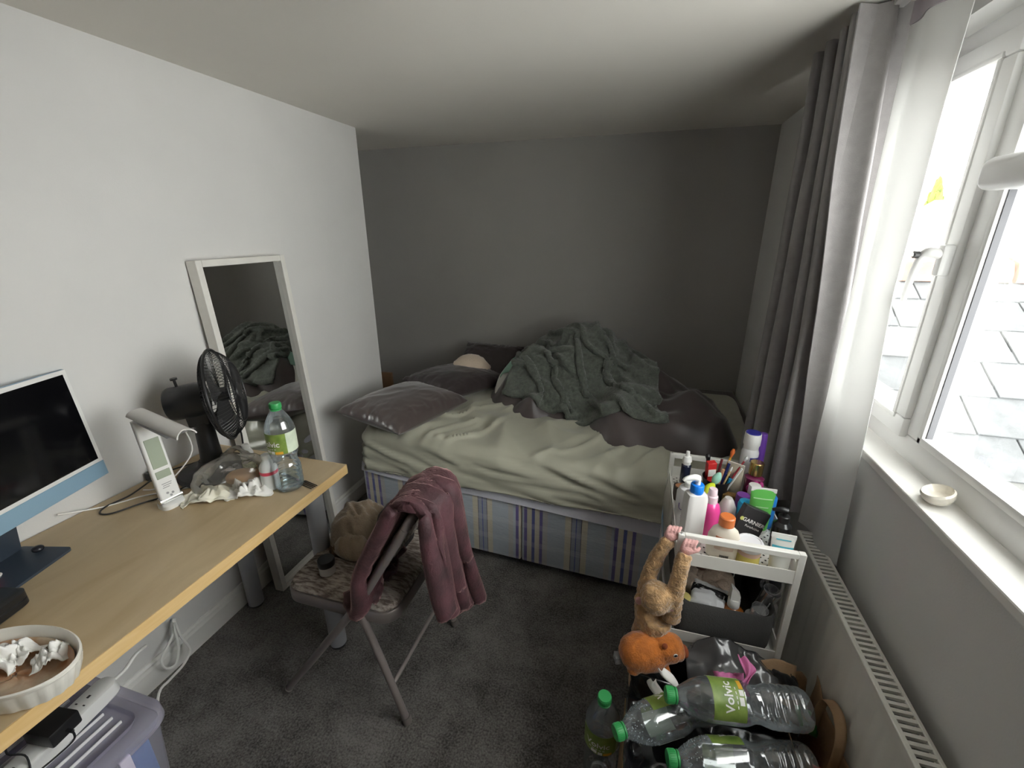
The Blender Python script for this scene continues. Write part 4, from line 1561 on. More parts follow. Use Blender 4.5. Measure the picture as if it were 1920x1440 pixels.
def bottle(label, loc, rot, water=0.0, ribs=True, group='green-capped water bottles', sc=.92, drops=False, lab_a=0.0, front=True):
    t = thing('water_bottle', label, 'bottle', loc, np.asarray(rot) * sc, group)
    pr = []
    zz = np.linspace(0, .314, 110)
    rr_ = np.interp(zz, [z for _, z in BP], [r_ for r_, _ in BP])
    if ribs:
        rr_ = rr_ - .0016 * np.maximum(0, np.cos((zz - .03) / .0175 * 2 * PI)) ** 3 * ((zz > .028) & (zz < .095))
    pr = [(.004, .010), (.02, .007)] + list(zip(rr_, zz))
    part('bottle_shell', lathe(pr, 40, True, False), m_pet, t)
    c = part('cap', lathe([(.0165, .303), (.0185, .305), (.0185, .320), (.0170, .323), (.001, .323)], 28), m_cap, t)
    cr = []
    for k in range(28):
        a = 2 * PI * k / 28
        cr.append(box(-.0006, .0006, -.0009, .0009, .306, .319))
        cr[-1] = xf(cr[-1], (.0185 * math.cos(a), .0185 * math.sin(a), 0), rotm(0, 0, a))
    part('cap_ridges', join(*cr), m_cap, c)
    part('neck_ring', lathe([(.0150, .296), (.0180, .298), (.0180, .3015), (.0150, .303)], 24), m_cap, t)
    R0 = .0475

    def band(a0, a1, z0, z1, n=40, rr=R0):
        P = np.zeros((n, 2, 3))
        for i, a in enumerate(np.linspace(a0, a1, n)):
            P[i, 0] = (rr * math.cos(a), rr * math.sin(a), z0)
            P[i, 1] = (rr * math.cos(a), rr * math.sin(a), z1)
        return sheet(P, .0004)
    lb = part('label_sleeve', band(lab_a - 1.15, lab_a + 1.15, .154, .226), m_lgreen, t)
    part('label_back', band(lab_a + 1.15, lab_a + 3.1, .154, .226), m_lpale, lb)
    # lettering runs up the bottle
    tg = text_geo('Volvic', .030, lambda x, y: ((R0 + .0012) * math.cos(lab_a + .18 - y / R0), (R0 + .0012) * math.sin(lab_a + .18 - y / R0), .190 - x * .82), bold=.0006)
    tg = text_geo('Volvic', .030, lambda x, y: ((R0 + .0012) * math.cos(lab_a + x / R0 * .9), (R0 + .0012) * math.sin(lab_a + x / R0 * .9), .190 + y * .9), bold=.0006)
    part('lettering', tg, m_lwhite, lb, smooth=False)
    dots = []
    for k in range(5):
        dots.append(band(lab_a - .5 + .2 * k, lab_a - .38 + .2 * k, .172, .174, 4, R0 + .0008))
    part('small_print', join(*dots), m_lwhite, lb, smooth=False)
    part('flower', join(band(lab_a - .35, lab_a - .02, .158, .168, 8, R0 + .0008), band(lab_a + .05, lab_a + .3, .156, .166, 8, R0 + .0009)), m_lwhite, lb, smooth=False)
    part('orange_patch', band(lab_a + .35, lab_a + .85, .155, .164, 10, R0 + .0008), m_lorange, lb, smooth=False)
    if water:
        wp = [(max(r_ - .0016, .002), max(z, .004)) for r_, z in zip(rr_, zz) if z <= water]
        part('water_fill', lathe([(.003, .0105)] + wp[4:], 36), m_water, t)
    if drops:
        rn = random.Random(int(sum(loc) * 1000))
        ds = []
        for k in range(110):
            z = rn.uniform(.225, .285)
            a = rn.uniform(0, 2 * PI)
            r_ = np.interp(z, [z_ for _, z_ in BP], [r2 for r2, _ in BP]) - .001
            ds.append(ell((r_ * math.cos(a), r_ * math.sin(a), z), (.0013, .0013, .0013), None, 6, 4))
        d_ = part('condensation', join(*ds), M('droplet', (.8, .85, .88), .05, spec=1.0), t)
        d_['kind'] = 'stuff'
    return t


bottle('partly filled green-capped water bottle standing on the desk', (-1.025, .975, DT), rotm(0, 0, math.radians(-95)), water=.055, sc=.90)

# ---- fork
fk = thing('black_fork', 'black plastic fork lying beside the desk bottle', 'fork', (-1.000, 1.005, DT), rotm(0, 0, math.radians(-14)))
part('handle', prism([(-.11, -.006), (-.02, -.0035), (-.004, -.0118), (-.004, .0118), (-.02, .0035), (-.11, .006)], .001, .004), m_blk, fk)
for k in range(4):
    yy = -.0105 + k * .0070
    part('tine', prism([(-.005, yy - .0013), (.050, yy - .0008), (.053, yy), (.050, yy + .0008), (-.005, yy + .0013)], .0012, .0038), m_blk, fk)

# ---- tissues, packet, small spray bottle, bread
solo('crumpled_tissue', crumple(-1.125, .925, DT, .062, .045, .055, 14, .5), m_tiss, 'crumpled white tissue lying in front of the desk bottle', 'tissue', sharp=0)
solo('crumpled_tissue', crumple(-1.225, .855, DT, .070, .040, .040, 19, .6), M('tissue_cream', (.80, .77, .66), .9), 'long creamy crumpled tissue lying beside the lamp', 'tissue', sharp=0)
sb = thing('spray_bottle', 'small clear bottle with white spray cap inside the plastic bag', 'bottle', (-1.225, 1.015, DT + .006))
part('bottle_body', lathe([(.016, 0), (.019, .003), (.019, .050), (.014, .058)], 24), Mclear('bottle_tint', (.75, .76, .62), .15, .6, .1, (.6, .6, .5), .4), sb)
part('cap', lathe([(.020, .052), (.020, .070), (.013, .085), (.011, .086), (.011, .098), (.009, .100)], 24), m_wpl, sb)
part('leaf_label', lathe([(.0195, .012), (.0195, .040)], 24, False, False), M('label_leaf', (.50, .52, .33), .6, var=.5, vscale=60), sb)
ub = thing('drink_yogurt', 'slim white drinks bottle with a red stripe behind the desk bottle', 'bottle', (-1.082, .958, DT))
part('bottle_body', lathe([(.022, 0), (.026, .004), (.026, .075), (.022, .085), (.012, .102), (.012, .110)], 28), M('bottle_milk', (.74, .76, .75), .3), ub)
part('cap', lathe([(.0135, .104), (.0135, .118), (.012, .119)], 20), m_wpl, ub)
part('red_stripe', lathe([(.0264, .055), (.0264, .066)], 28, False, False), M('stripe_red', (.75, .08, .14), .4), ub)
solo('bread_roll', xf(ell((0, 0, 0), (.055, .034, .024), rotm(0, 0, .4), e=.9), (-1.185, .955, DT + .024)), M('bread', (.45, .27, .14), .7, var=.15, vscale=30), 'light brown bread roll inside the plastic bag', 'bread')
m_film = Mclear('clear_film', (.99, .985, .97), .05, .75, .15, (.88, .85, .80), .55)
u = np.linspace(0, 1, 44)
U, Vv = np.meshgrid(u, u, indexing='ij')
P = np.zeros((44, 44, 3))
ang_ = U * 2 * PI
for i in range(44):
    for j in range(44):
        a = 2 * PI * u[i]
        s = u[j]
        rr1 = .108 * (1 - .75 * s ** 2.5) * (1 + .16 * math.sin(3 * a + 1))
        P[i, j] = (-1.215 + rr1 * math.cos(a) * .92, .955 + rr1 * math.sin(a), DT + .003 + .105 * s ** .8)
P += .012 * np.stack([fbm(P * 24, 2, 1), fbm(P * 24, 2, 2), fbm(P * 24, 2, 3) * .6], -1)
P[..., 2] = np.maximum(P[..., 2], DT + .0015)
P[-1] = P[0]
solo('plastic_bag', sheet(P, .0008), m_film, 'clear crinkled plastic bag around the bread and small bottle', 'plastic bag', sharp=0)
# black socket adaptor and cables at the wall
solo('plug_adaptor', join(box(-1.515, -1.475, .875, .93, DT, DT + .028, .004), box(-1.505, -1.485, .89, .90, DT + .028, DT + .042, .002)), m_blk, 'small black plug adaptor at the back of the desk', 'plug')
z_ = DT + .003
solo('black_cable', tube([(-1.48, .88, z_ + .01), (-1.47, .80, z_), (-1.475, .735, z_), (-1.455, .705, z_), (-1.42, .715, z_), (-1.39, .775, z_), (-1.355, .83, z_), (-1.345, .88, z_ + .004)], .0024, 6, sub=7), m_cabb, 'thin black cable looping on the desk behind the lamp', 'cable')
solo('white_cable', tube([(-1.505, .64, z_ + .03), (-1.48, .73, z_), (-1.43, .80, z_), (-1.37, .85, z_), (-1.31, .90, z_), (-1.27, .885, z_), (-1.265, .855, z_), (-1.295, .84, z_)], .0022, 6, sub=7), m_cabw, 'thin white cable running from the computer to the lamp', 'cable')
solo('fan_cable', tube([(-1.31, 1.03, DT + .17), (-1.30, 1.07, DT + .13), (-1.31, 1.08, DT + .06), (-1.34, 1.11, z_), (-1.42, 1.10, z_), (-1.46, 1.02, z_), (-1.485, .94, z_ + .006)], .0028, 6, sub=6), m_cabb, 'black power cable of the fan drooping behind its column', 'cable')
solo('charging_cable', tube([(-1.36, .93, DT + .19), (-1.325, .915, DT + .12), (-1.36, .87, DT + .05), (-1.41, .84, DT + .012), (-1.46, .83, z_)], .0022, 6, sub=6), m_cabw, 'thin pale cable hanging in front of the fan column', 'cable')

# ================================================================== UNDER THE DESK
bx_ = thing('storage_box', 'clear lilac plastic storage box with ribbed lid under the desk', 'storage box', (-1.255, .20, 0))
m_tub = Mclear('tub_plastic', (.90, .90, .96), .26, .75, .2, (.86, .83, .94), .92)
m_blue = M('blue_folder', (.05, .20, .52), .5, var=.25, vscale=5)


def rr3(x0, x1, y0, y1, r_, z):
    return [(x, y, z) for x, y in rrect(x0, x1, y0, y1, r_, 6)]


X0, X1, Y0, Y1 = -1.43, -1.066, -.13, .515
part('tub', stack_loops([rr3(X0 + .03, X1 - .03, Y0 + .03, Y1 - .03, .04, 0), rr3(X0 + .028, X1 - .028, Y0 + .028, Y1 - .028, .04, .004), rr3(X0 + .008, X1 - .008, Y0 + .008, Y1 - .008, .045, .335)])[0:2], m_tub, bx_, True)
ld = part('lid', join(stack_loops([rr3(X0, X1, Y0, Y1, .05, .33), rr3(X0 - .004, X1 + .004, Y0 - .004, Y1 + .004, .052, .336), rr3(X0 - .002, X1 + .002, Y0 - .002, Y1 + .002, .052, .362), rr3(X0 + .01, X1 - .01, Y0 + .01, Y1 - .01, .045, .368), rr3(X0 + .04, X1 - .04, Y0 + .04, Y1 - .04, .03, .366), rr3(X0 + .044, X1 - .044, Y0 + .044, Y1 - .044, .03, .352)])), m_tub, bx_, True)
m_rib = M('lid_rib', (.78, .78, .80), .3)
for k in range(8):
    xx = X0 + .065 + k * .031
    part('lid_rib', box(xx - .002, xx + .002, Y0 + .06, Y1 - .06, .352, .360, .001, 1), m_rib, ld, True, False)
for yy in (.12, .40):
    part('clip', box(X1 - .002, X1 + .008, yy - .012, yy + .012, .285, .345, .003), M('clip_lilac', (.66, .62, .76), .35), bx_, True)
part('lettering_mark', join(box(X1 - .006, X1 - .004, .26, .30, .19, .20), box(X1 - .006, X1 - .004, .26, .29, .21, .215)), M('print_pale', (.6, .7, .85), .5), bx_, True, False)
fo = thing('blue_folder', 'bright blue folder standing inside the storage box', 'folder', (-1.14, .2, .006))
part('cover', box(-1.118, -1.100, -.08, .47, .006, .325, .003), m_blue, fo, True)
part('pages', box(-1.134, -1.119, -.075, .465, .01, .30, .001), M('paper_white', (.75, .74, .70), .8), fo, True, False)
solo('blue_cloth', lump(-1.27, .40, .20, .11, .08, .10, 51, .1), m_blue, 'blue cloth inside the storage box at the far end', 'cloth', sharp=0)
solo('dark_cloth', lump(-1.27, .12, .15, .12, .17, .14, 53, .1), M('cloth_plum', (.06, .04, .06), .9), 'dark plum cloth inside the storage box', 'cloth', sharp=0)
solo('red_book', box(-1.20, -1.178, -.05, .34, .10, .325, .002), M('book_red', (.50, .07, .10), .5), 'red book standing inside the storage box', 'book')

# extension lead on the lid
ex = thing('extension_lead', 'long white extension lead with sockets on the storage box lid', 'extension lead', (-1.228, .33, .364), rotm(0, 0, math.radians(8)))
stp = part('socket_strip', stack_loops([rr3(-.028, .028, -.30, .185, .022, 0), rr3(-.029, .029, -.301, .186, .023, .006), rr3(-.026, .026, -.298, .183, .021, .034), rr3(-.022, .022, -.294, .179, .02, .037)]), m_wpl, ex)
slot = M('slot_black', (.02, .02, .02), .6)
for k, yy in enumerate((.115, .035, -.045, -.125, -.205)):
    part('socket', join(box(-.003, .003, yy + .009, yy + .017, .0368, .0376), box(-.014, -.008, yy - .009, yy - .006, .0368, .0376), box(.008, .014, yy - .009, yy - .006, .0368, .0376)), slot, stp, smooth=False)
part('lead', tube([(0, .185, .018), (.005, .215, .022), (.0, .25, .03), (-.03, .30, .0)], .0045, 8, sub=5), m_cabw, ex)
ad = thing('black_adaptor', 'black power adaptor plugged into the extension lead', 'power adaptor', (-1.222, .375, .4015), rotm(0, 0, math.radians(8)))
part('brick', box(-.036, .040, -.032, .032, .004, .042, .005), m_blk, ad)
part('plug_base', box(-.026, .026, -.026, .026, 0, .008, .003), M('plug_greenish', (.42, .45, .38), .5), ad)
part('strain_relief', tube([(.040, 0, .02), (.055, 0, .018)], .004, 8), m_blk, ad)
part('cord', tube([(.055, 0, .018), (.070, -.012, .012), (.062, -.045, .006), (.050, -.10, .004), (.065, -.16, .004), (.06, -.22, .004)], .0022, 6, sub=6), m_cabb, ad)
pl_ = thing('white_plug', 'white plug with a black cord pushed into the extension lead', 'plug', (-1.205, .225, .4015), rotm(0, 0, math.radians(8)))
part('plug_body', stack_loops([rr3(-.022, .022, -.024, .024, .008, 0), rr3(-.020, .020, -.022, .022, .008, .03), rr3(-.014, .014, -.016, .016, .006, .036)]), m_wpl, pl_)
part('cord', tube([(.0, -.01, .036), (.004, .0, .06), (.012, -.02, .045), (.03, -.05, .01), (.045, -.12, .0)], .0024, 6, sub=6), m_cabb, pl_)
solo('dark_cable', tube([(-1.33, .38, .372), (-1.29, .33, .41), (-1.25, .31, .42), (-1.21, .32, .412), (-1.17, .29, .375), (-1.15, .22, .371), (-1.15, .12, .371)], .002, 6, sub=6), m_cabb, 'thin dark cable trailing over the storage box lid', 'cable')
pk = thing('paper_pad', 'pale grey paper package lying near the dish under the desk edge', 'package', (-1.125, .190, .402), rotm(0, 0, math.radians(-12)))
part('package_body', box(-.13, .045, -.12, .06, 0, .075, .004), M('paper_grain', (.66, .68, .66), .85, var=.08, vscale=120), pk)
# white cable looped on a hook against the skirting
solo('hanging_cable', tube([at(327, 1160, 0, -1.50), at(322, 1195, 0, -1.475), at(303, 1235, 0, -1.465), at(312, 1253, 0, -1.46), at(330, 1245, 0, -1.46), at(335, 1215, 0, -1.465), at(328, 1180, 0, -1.47), at(327, 1166, 0, -1.465), at(340, 1195, 0, -1.46), at(356, 1218, 0, -1.45), at(345, 1245, 0, -1.43), at(318, 1275, 0, -1.41), at(298, 1300, 0, -1.40), (-1.37, .60, .005), (-1.40, .53, .004)], .0042, 8, sub=6), m_cabw, 'white cable looped by the skirting board under the desk', 'cable')
# ================================================================== TROLLEY
TX0, TX1, TY0, TY1, TZ = .147, .443, 1.04, 1.515, .75
tro = thing('utility_trolley', 'white metal trolley with open frame and mesh tray beside the radiator', 'trolley', (.295, 1.28, 0))
m_tro = M('trolley_white', (.74, .73, .69), .4)
q = .016
for lx, ly in ((TX0, TY0), (TX1 - q, TY0), (TX0, TY1 - q), (TX1 - q, TY1 - q)):
    l = part('leg', box(lx, lx + q, ly, ly + q, .055, TZ, .0015, 1), m_tro, tro, True)
    cx, cy = lx + q / 2, ly + q / 2
    part('caster', join(xf(lathe([(.022, -.009), (.0245, -.005), (.0245, .005), (.022, .009)], 20), (cx, cy, .0245), rotm(PI / 2, 0, 0)), box(cx - .012, cx + .012, cy - .013, cy + .013, .035, .058, .002, 1)), m_cast, l, True)
for ly in (TY0, TY1 - q):
    part('top_rail', box(TX0 + q, TX1 - q, ly, ly + q, TZ - q, TZ, .0015, 1), m_tro, tro, True)
    part('screw', xf(lathe([(.004, 0), (.003, .0015)], 12), (TX0 + .008, ly + .008, TZ)), M('screw_steel', (.5, .5, .5), .3, 1), tro, True)
TF = .662                                   # tray floor


def tray(zf, h, name):
    t = part(name, join(box(TX0 + .002, TX1 - .002, TY0 + .002, TY0 + .005, zf - .004, zf + h), box(TX0 + .002, TX1 - .002, TY1 - .005, TY1 - .002, zf - .004, zf + h),
                        box(TX0 + .002, TX0 + .005, TY0 + .005, TY1 - .005, zf - .004, zf + h), box(TX1 - .005, TX1 - .002, TY0 + .005, TY1 - .005, zf - .004, zf + h)), m_tro, tro, True, False)
    return t


m_mesh = M('tray_hole', (.01, .01, .01), .8)
t1 = tray(TF, .035, 'tray_wall')
part('tray_floor', box(TX0 + .004, TX1 - .004, TY0 + .004, TY1 - .004, TF - .004, TF - .001), m_tro, t1, True, False)
hl = []
for i in range(26):
    for j in range(42):
        if (i + j) % 2 == 0:
            x, y = TX0 + .02 + i * .0102, TY0 + .02 + j * .0105
            hl.append((np.array([(x - .0035, y, TF - .0006), (x, y - .0035, TF - .0006), (x + .0035, y, TF - .0006), (x, y + .0035, TF - .0006)]), [(0, 1, 2, 3)]))
ho = part('tray_holes', join(*hl), m_mesh, t1, True, False)
ho['kind'] = 'stuff'
t2 = tray(.40, .030, 'shelf_wall')
part('shelf_floor', box(TX0 + .004, TX1 - .004, TY0 + .004, TY1 - .004, .396, .399), m_tro, t2, True, False)
t3 = tray(.10, .040, 'shelf_wall')
part('shelf_floor', box(TX0 + .004, TX1 - .004, TY0 + .004, TY1 - .004, .096, .099), m_tro, t3, True, False)

# grey fabric basket on the middle shelf
m_felt = M('felt_grey', (.075, .075, .075), .95, bump=.3, bscale=300)
n = 80
loops_o, loops_i = [], []
bk = [(x, y) for x, y in rrect(TX0 + .024, TX1 - .024, TY0 + .012, TY1 - .03, .03, 8)]


def bl(ins, z, sag=0.0):
    cx, cy = (TX0 + TX1) / 2, (TY0 + TY1 - .018) / 2
    return [(cx + (x - cx) * (1 - ins), cy + (y - cy) * (1 - ins * .7), z - sag * max(0, 1 - abs(x - cx) / .12) ** .8 * (1 if y < cy else .3)) for x, y in bk]


bas = solo('fabric_basket', stack_loops([bl(.03, .4005), bl(.0, .42), bl(-.01, .47), bl(.0, .532, .030), bl(.012, .537, .030), bl(.03, .530, .030), bl(.05, .44), bl(.08, .412)]), m_felt, 'grey felt basket on the middle shelf of the trolley', 'basket')


def P1(px, py, y):
    return at(px, py, 1, y)


def jarlike(name, label, cat, base, prof, mat, caps=(), n=28, sx=1, sy=1, power=2.0, rot=0, group=None):
    t = thing(name, label, cat, base, rotm(0, 0, rot), group)
    part('container', lathe(prof, n, sx=sx, sy=sy, power=power), mat, t)
    for nm, pr, mm in caps:
        part(nm, lathe(pr, 22), mm, t)
    return t


GT = 'toiletries on the trolley tray'
# white pump bottle with blue collar
b = P1(1300, 1000, 1.13)
t = jarlike('pump_bottle', 'tall white pump bottle with a bright blue collar', 'bottle', (.190, 1.135, TF), [(.025, 0), (.028, .003), (.028, .150), (.025, .162), (.013, .168)], M('bottle_pearl', (.70, .69, .68), .25, coat=.3), [('collar', [(.0165, .164), (.0175, .166), (.0175, .188), (.016, .190)], M('collar_blue', (.01, .20, .75), .35))], power=6.0, sx=1.0, sy=.75, rot=.35, group=GT)
part('pump', join(tube([(0, 0, .188), (0, 0, .206)], .007, 12), tube([(0, 0, .206), (-.012, .0, .211), (-.034, .0, .208), (-.041, .0, .202)], [.010, .009, .006, .004], 12, sub=3)), m_wpl, t)
part('side_label', box(.0275, .0285, -.012, .012, .01, .13), M('label_plum', (.16, .04, .10), .4), t, smooth=False)
# white tub with purple print behind it
t = jarlike('body_tub', 'white round bottle with purple lettering behind the pump bottle', 'bottle', (.186, 1.225, TF), [(.032, 0), (.035, .004), (.035, .105), (.028, .122), (.016, .128)], M('bottle_white', (.74, .74, .75), .3), [('cap', [(.017, .126), (.017, .142), (.015, .144)], m_wpl)], group=GT)
m_pur = M('print_purple', (.12, .07, .30), .5)
part('lettering', text_geo('UD', .030, lambda x, y: (.0356 * math.cos(-1.9 + x / .035), .0356 * math.sin(-1.9 + x / .035), .070 + y)), m_pur, t, smooth=False)
part('print_line', text_geo('SO', .016, lambda x, y: (.0356 * math.cos(-1.9 + x / .035), .0356 * math.sin(-1.9 + x / .035), .038 + y)), m_pur, t, smooth=False)
# dark dropper bottle
t = jarlike('dropper_bottle', 'small dark blue bottle with a white pump top at the back corner', 'bottle', (.196, 1.435, TF), [(.014, 0), (.016, .003), (.016, .085), (.010, .092)], M('glass_navy', (.02, .025, .05), .15), [('pump', [(.013, .090), (.013, .100), (.016, .102), (.012, .118), (.007, .120), (.006, .137), (.004, .138)], m_wpl)], group=GT)
# compacts
t = jarlike('blush_compact', 'round mauve powder compact behind the pump bottle', 'compact', (.215, 1.33, TF + .045), [(.026, 0), (.028, .002), (.028, .012), (.026, .014)], M('compact_mauve', (.30, .15, .15), .5), group=GT)
solo('tissue_block', box(.185, .245, 1.29, 1.365, TF, TF + .0445, .004), M('box_white', (.62, .60, .57), .6), 'small white box under the round mauve compact', 'box')
t = jarlike('bronzer_pot', 'round brown bronzer pot with dark rim', 'compact', (.177, 1.355, TF), [(.020, 0), (.022, .002), (.022, .05), (.019, .052), (.017, .048)], M('pot_dark', (.035, .022, .015), .3), [('powder', [(.016, .0475), (.016, .049)], M('powder_brown', (.28, .13, .06), .8))], group=GT)
# pink bottle
t = jarlike('pink_bottle', 'bright pink bottle with a clear cap', 'bottle', (.243, 1.195, TF), [(.024, 0), (.027, .004), (.027, .08), (.022, .098), (.014, .106)], M('liquid_pink', (.80, .07, .32), .2, coat=.5), [('clear_cap', [(.0155, .104), (.0155, .125), (.0125, .128), (.0115, .146), (.010, .148)], M('cap_pinkish', (.78, .62, .68), .2))], group=GT)
# cream lotion bottle with orange cap
t = jarlike('lotion_bottle', 'flat cream lotion bottle with an orange flip cap', 'bottle', (.268, 1.098, TF), [(.034, 0), (.039, .004), (.041, .030), (.040, .065), (.031, .088), (.018, .099), (.015, .101)], M('lotion_cream', (.72, .66, .56), .32), [('flip_cap', [(.0165, .100), (.0195, .102), (.0195, .126), (.017, .1285), (.001, .1285)], M('cap_orange', (.62, .17, .045), .35))], sx=1.0, sy=.55, rot=-.10, n=40, group=GT)
fy = lambda x, z: -.55 * math.sqrt(max(0, .0405 ** 2 - x * x)) - .0012
part('orange_banner', (lambda P: sheet(P, .0006))(np.array([[(x, fy(x, 0), .066 - .12 * x + dz) for dz in (0, .007)] for x in np.linspace(-.022, .022, 14)])), M('banner_orange', (.50, .13, .05), .5), t)
part('beige_patch', (lambda P: sheet(P, .0005))(np.array([[(x, fy(x, 0), .035 + dz) for dz in (0, .028)] for x in np.linspace(-.022, .024, 14)])), M('patch_beige', (.60, .46, .36), .5), t)
part('barcode', join(*[box(x, x + .0009, fy(x, 0) - .001, fy(x, 0) + .0004, .008, .020) for x in np.arange(-.006, .014, .0022)]), m_blk, t, smooth=False)
# black card box with white lettering
gb = thing('black_card_box', 'black card box with white lettering leaning in the tray', 'box', (.325, 1.185, TF - .022), rotm(math.radians(-12), math.radians(22), .10))
part('carton', box(-.036, .036, -.012, .012, 0, .125, .001, 1), M('card_black', (.025, .024, .026), .5), gb)
part('lettering', text_geo('GARNIER', .0155, lambda x, y: (x + .003, -.0126, .085 + y), bold=.0003), m_lwhite, gb, smooth=False)
part('sub_lettering', text_geo('PureActive', .0095, lambda x, y: (x + .006, -.0126, .070 + y)), m_lwhite, gb, smooth=False)
part('logo_disc', xf(lathe([(.0058, 0), (.0058, .0006)], 18), (-.031, -.012, .085), rotm(PI / 2, 0, 0)), M('disc_lime', (.58, .62, .16), .5), gb)
# jar with white lid and yellow cream
t = jarlike('yellow_jar', 'clear jar of yellow cream with a white lid', 'jar', (.330, 1.092, TF), [(.026, 0), (.029, .003), (.029, .045), (.027, .050)], M('cream_yellow', (.62, .52, .14), .25), [('paper_band', [(.0294, .034), (.0294, .046)], M('band_peach', (.62, .42, .33), .5)), ('lid', [(.031, .048), (.0325, .050), (.0325, .066), (.031, .0685), (.026, .069), (.025, .0675), (.001, .0675)], M('lid_white', (.76, .76, .79), .3))], group=GT)


def tube_pack(name, label, base, w, h, mat, rot, crimp, mats=(), tilt=0.0, up=True):
    t = thing(name, label, 'tube', base, rotm(0, 0, rot) @ rotm(tilt, 0, 0), GT)
    n = 28
    V, F = [], []
    zs = np.linspace(0, h, 14)
    for z in zs:
        s = z / h
        for k in range(n):
            a = 2 * PI * k / n
            c, sn = math.cos(a), math.sin(a)
            V.append((c * w / 2 * (.82 + .18 * s), sn * (w * .36 * (1 - s) + .0012), z + .016))
    for i in range(len(zs) - 1):
        for k in range(n):
            F.append((i * n + k, i * n + (k + 1) % n, (i + 1) * n + (k + 1) % n, (i + 1) * n + k))
    F.append(tuple(range(n - 1, -1, -1)))
    F.append(tuple(range((len(zs) - 1) * n, len(zs) * n)))
    part('tube_body', (np.array(V), F), mat, t)
    part('crimp', box(-w / 2, w / 2, -.0016, .0016, h + .006, h + .018), crimp, t, smooth=False)
    part('cap', lathe([(w * .38, 0), (w * .40, .002), (w * .40, .018), (w * .36, .020)], 24, sy=.8), m_wpl, t)
    for nm, z0, z1, mm, wf in mats:
        s0 = (z0 - .016) / h
        part(nm, (lambda P: sheet(P, .0005))(np.array([[(x, -((w * .36 * (1 - (z - .016) / h)) * math.sqrt(max(0, 1 - (x / (w / 2)) ** 2)) + .0022), z) for z in np.linspace(z0, z1, 3)] for x in np.linspace(-w / 2 * wf, w / 2 * wf, 10)])), mm, t)
    return t


m_tg = M('tube_green', (.13, .50, .10), .35)
t = tube_pack('green_tube', 'bright green squeeze tube with a white crimped end', (.384, 1.245, TF), .066, .125, m_tg, .02, m_wpl, [('pale_print', .110, .113, M('print_palegreen', (.45, .75, .40), .5), .75), ('pale_print', .085, .088, MATS['print_palegreen'], .5), ('pale_print', .060, .063, MATS['print_palegreen'], .6)])
t = tube_pack('white_tube', 'white squeeze tube with a teal stripe at the tray corner', (.402, 1.082, TF), .056, .088, M('tube_white', (.74, .74, .70), .35), -.06, m_wpl, [('teal_print', .090, .093, M('print_teal', (.07, .40, .50), .5), .6), ('teal_stripe', .068, .075, MATS['print_teal'], .85)], tilt=-.08)
for k in range(3):
    part('icon', xf(lathe([(.0036, 0), (.0036, .0006)], 14), (-.014 + .013 * k, -.0125 - .002, .054), rotm(PI / 2, 0, 0)), M('print_mint', (.35, .55, .50), .5), t)
t = jarlike('black_pump_bottle', 'black pump bottle behind the white tube', 'bottle', (.420, 1.165, TF), [(.021, 0), (.023, .003), (.023, .085), (.012, .096)], M('bottle_black', (.012, .012, .013), .2), [('collar', [(.014, .094), (.014, .112), (.012, .114)], m_blk)], group=GT)
part('pump', join(tube([(0, 0, .112), (0, 0, .128)], .005, 10), tube([(.004, 0, .128), (-.012, 0, .131), (-.030, .004, .124)], [.008, .007, .004], 10, sub=3)), m_blk, t)
t = jarlike('blue_bottle', 'blue capped bottle behind the green tube', 'bottle', (.412, 1.275, TF), [(.018, 0), (.020, .003), (.020, .10), (.018, .103)], M('bottle_blue', (.02, .20, .62), .35), group=GT)
# deodorant can, perfume, others at the back
t = jarlike('spray_can', 'tall white spray can with a navy top', 'spray can', (.388, 1.465, TF), [(.024, 0), (.0265, .003), (.0265, .150), (.022, .164)], M('can_white', (.70, .70, .71), .25, coat=.4), [('shoulder', [(.0225, .160), (.0225, .172), (.0250, .176), (.0255, .200), (.024, .216)], m_wpl), ('button', [(.0235, .214), (.022, .219), (.001, .2195)], M('button_navy', (.03, .03, .25), .4))], group=GT)
part('logo', (lambda P: sheet(P, .0006))(np.array([[(.0272 * math.cos(a), .0272 * math.sin(a), z) for z in (.118 + .006 * math.sin(3 * a), .138)] for a in np.linspace(-1.7, -.55, 12)])), M('logo_navy', (.03, .03, .22), .4), t)
t = jarlike('perfume_bottle', 'dark pink perfume bottle with a gold cap', 'bottle', (.396, 1.395, TF), [(.026, 0), (.028, .004), (.028, .095), (.012, .105)], M('glass_magenta', (.16, .015, .07), .12, coat=.5), [('gold_cap', [(.018, .104), (.020, .106), (.020, .146), (.018, .148)], M('gold', (.55, .38, .14), .22, 1))], group=GT)
part('flower_motif', join(*[ell((.028 * math.cos(a), .028 * math.sin(a), .072 + dz), (.008, .008, .012)) for a, dz in ((-1.9, 0), (-1.6, .012), (-1.3, 0), (-1.6, -.012), (-1.0, .008), (-2.2, -.008))]), M('petal_magenta', (.42, .03, .20), .4), t)
t = jarlike('white_cap_bottle', 'small bottle with a ribbed white cap in front of the perfume', 'bottle', (.385, 1.335, TF), [(.018, 0), (.020, .003), (.020, .060), (.014, .068)], M('bottle_maroon', (.12, .02, .04), .3), [('cap', [(.0165, .066), (.0175, .068), (.0175, .098), (.016, .100)], M('cap_white', (.70, .69, .67), .4))], group=GT)
t = jarlike('purple_bottle', 'purple bottle at the back of the tray by the curtain', 'bottle', (.424, 1.485, TF), [(.012, 0), (.014, .003), (.014, .150), (.012, .205), (.010, .21)], M('bottle_purple', (.14, .05, .34), .3), group=GT)
t = jarlike('cyan_pot', 'low cyan pot between the black box and green tube', 'pot', (.350, 1.262, TF), [(.020, 0), (.022, .003), (.022, .070), (.018, .082), (.001, .086)], M('pot_cyan', (.03, .42, .72), .35), group=GT)
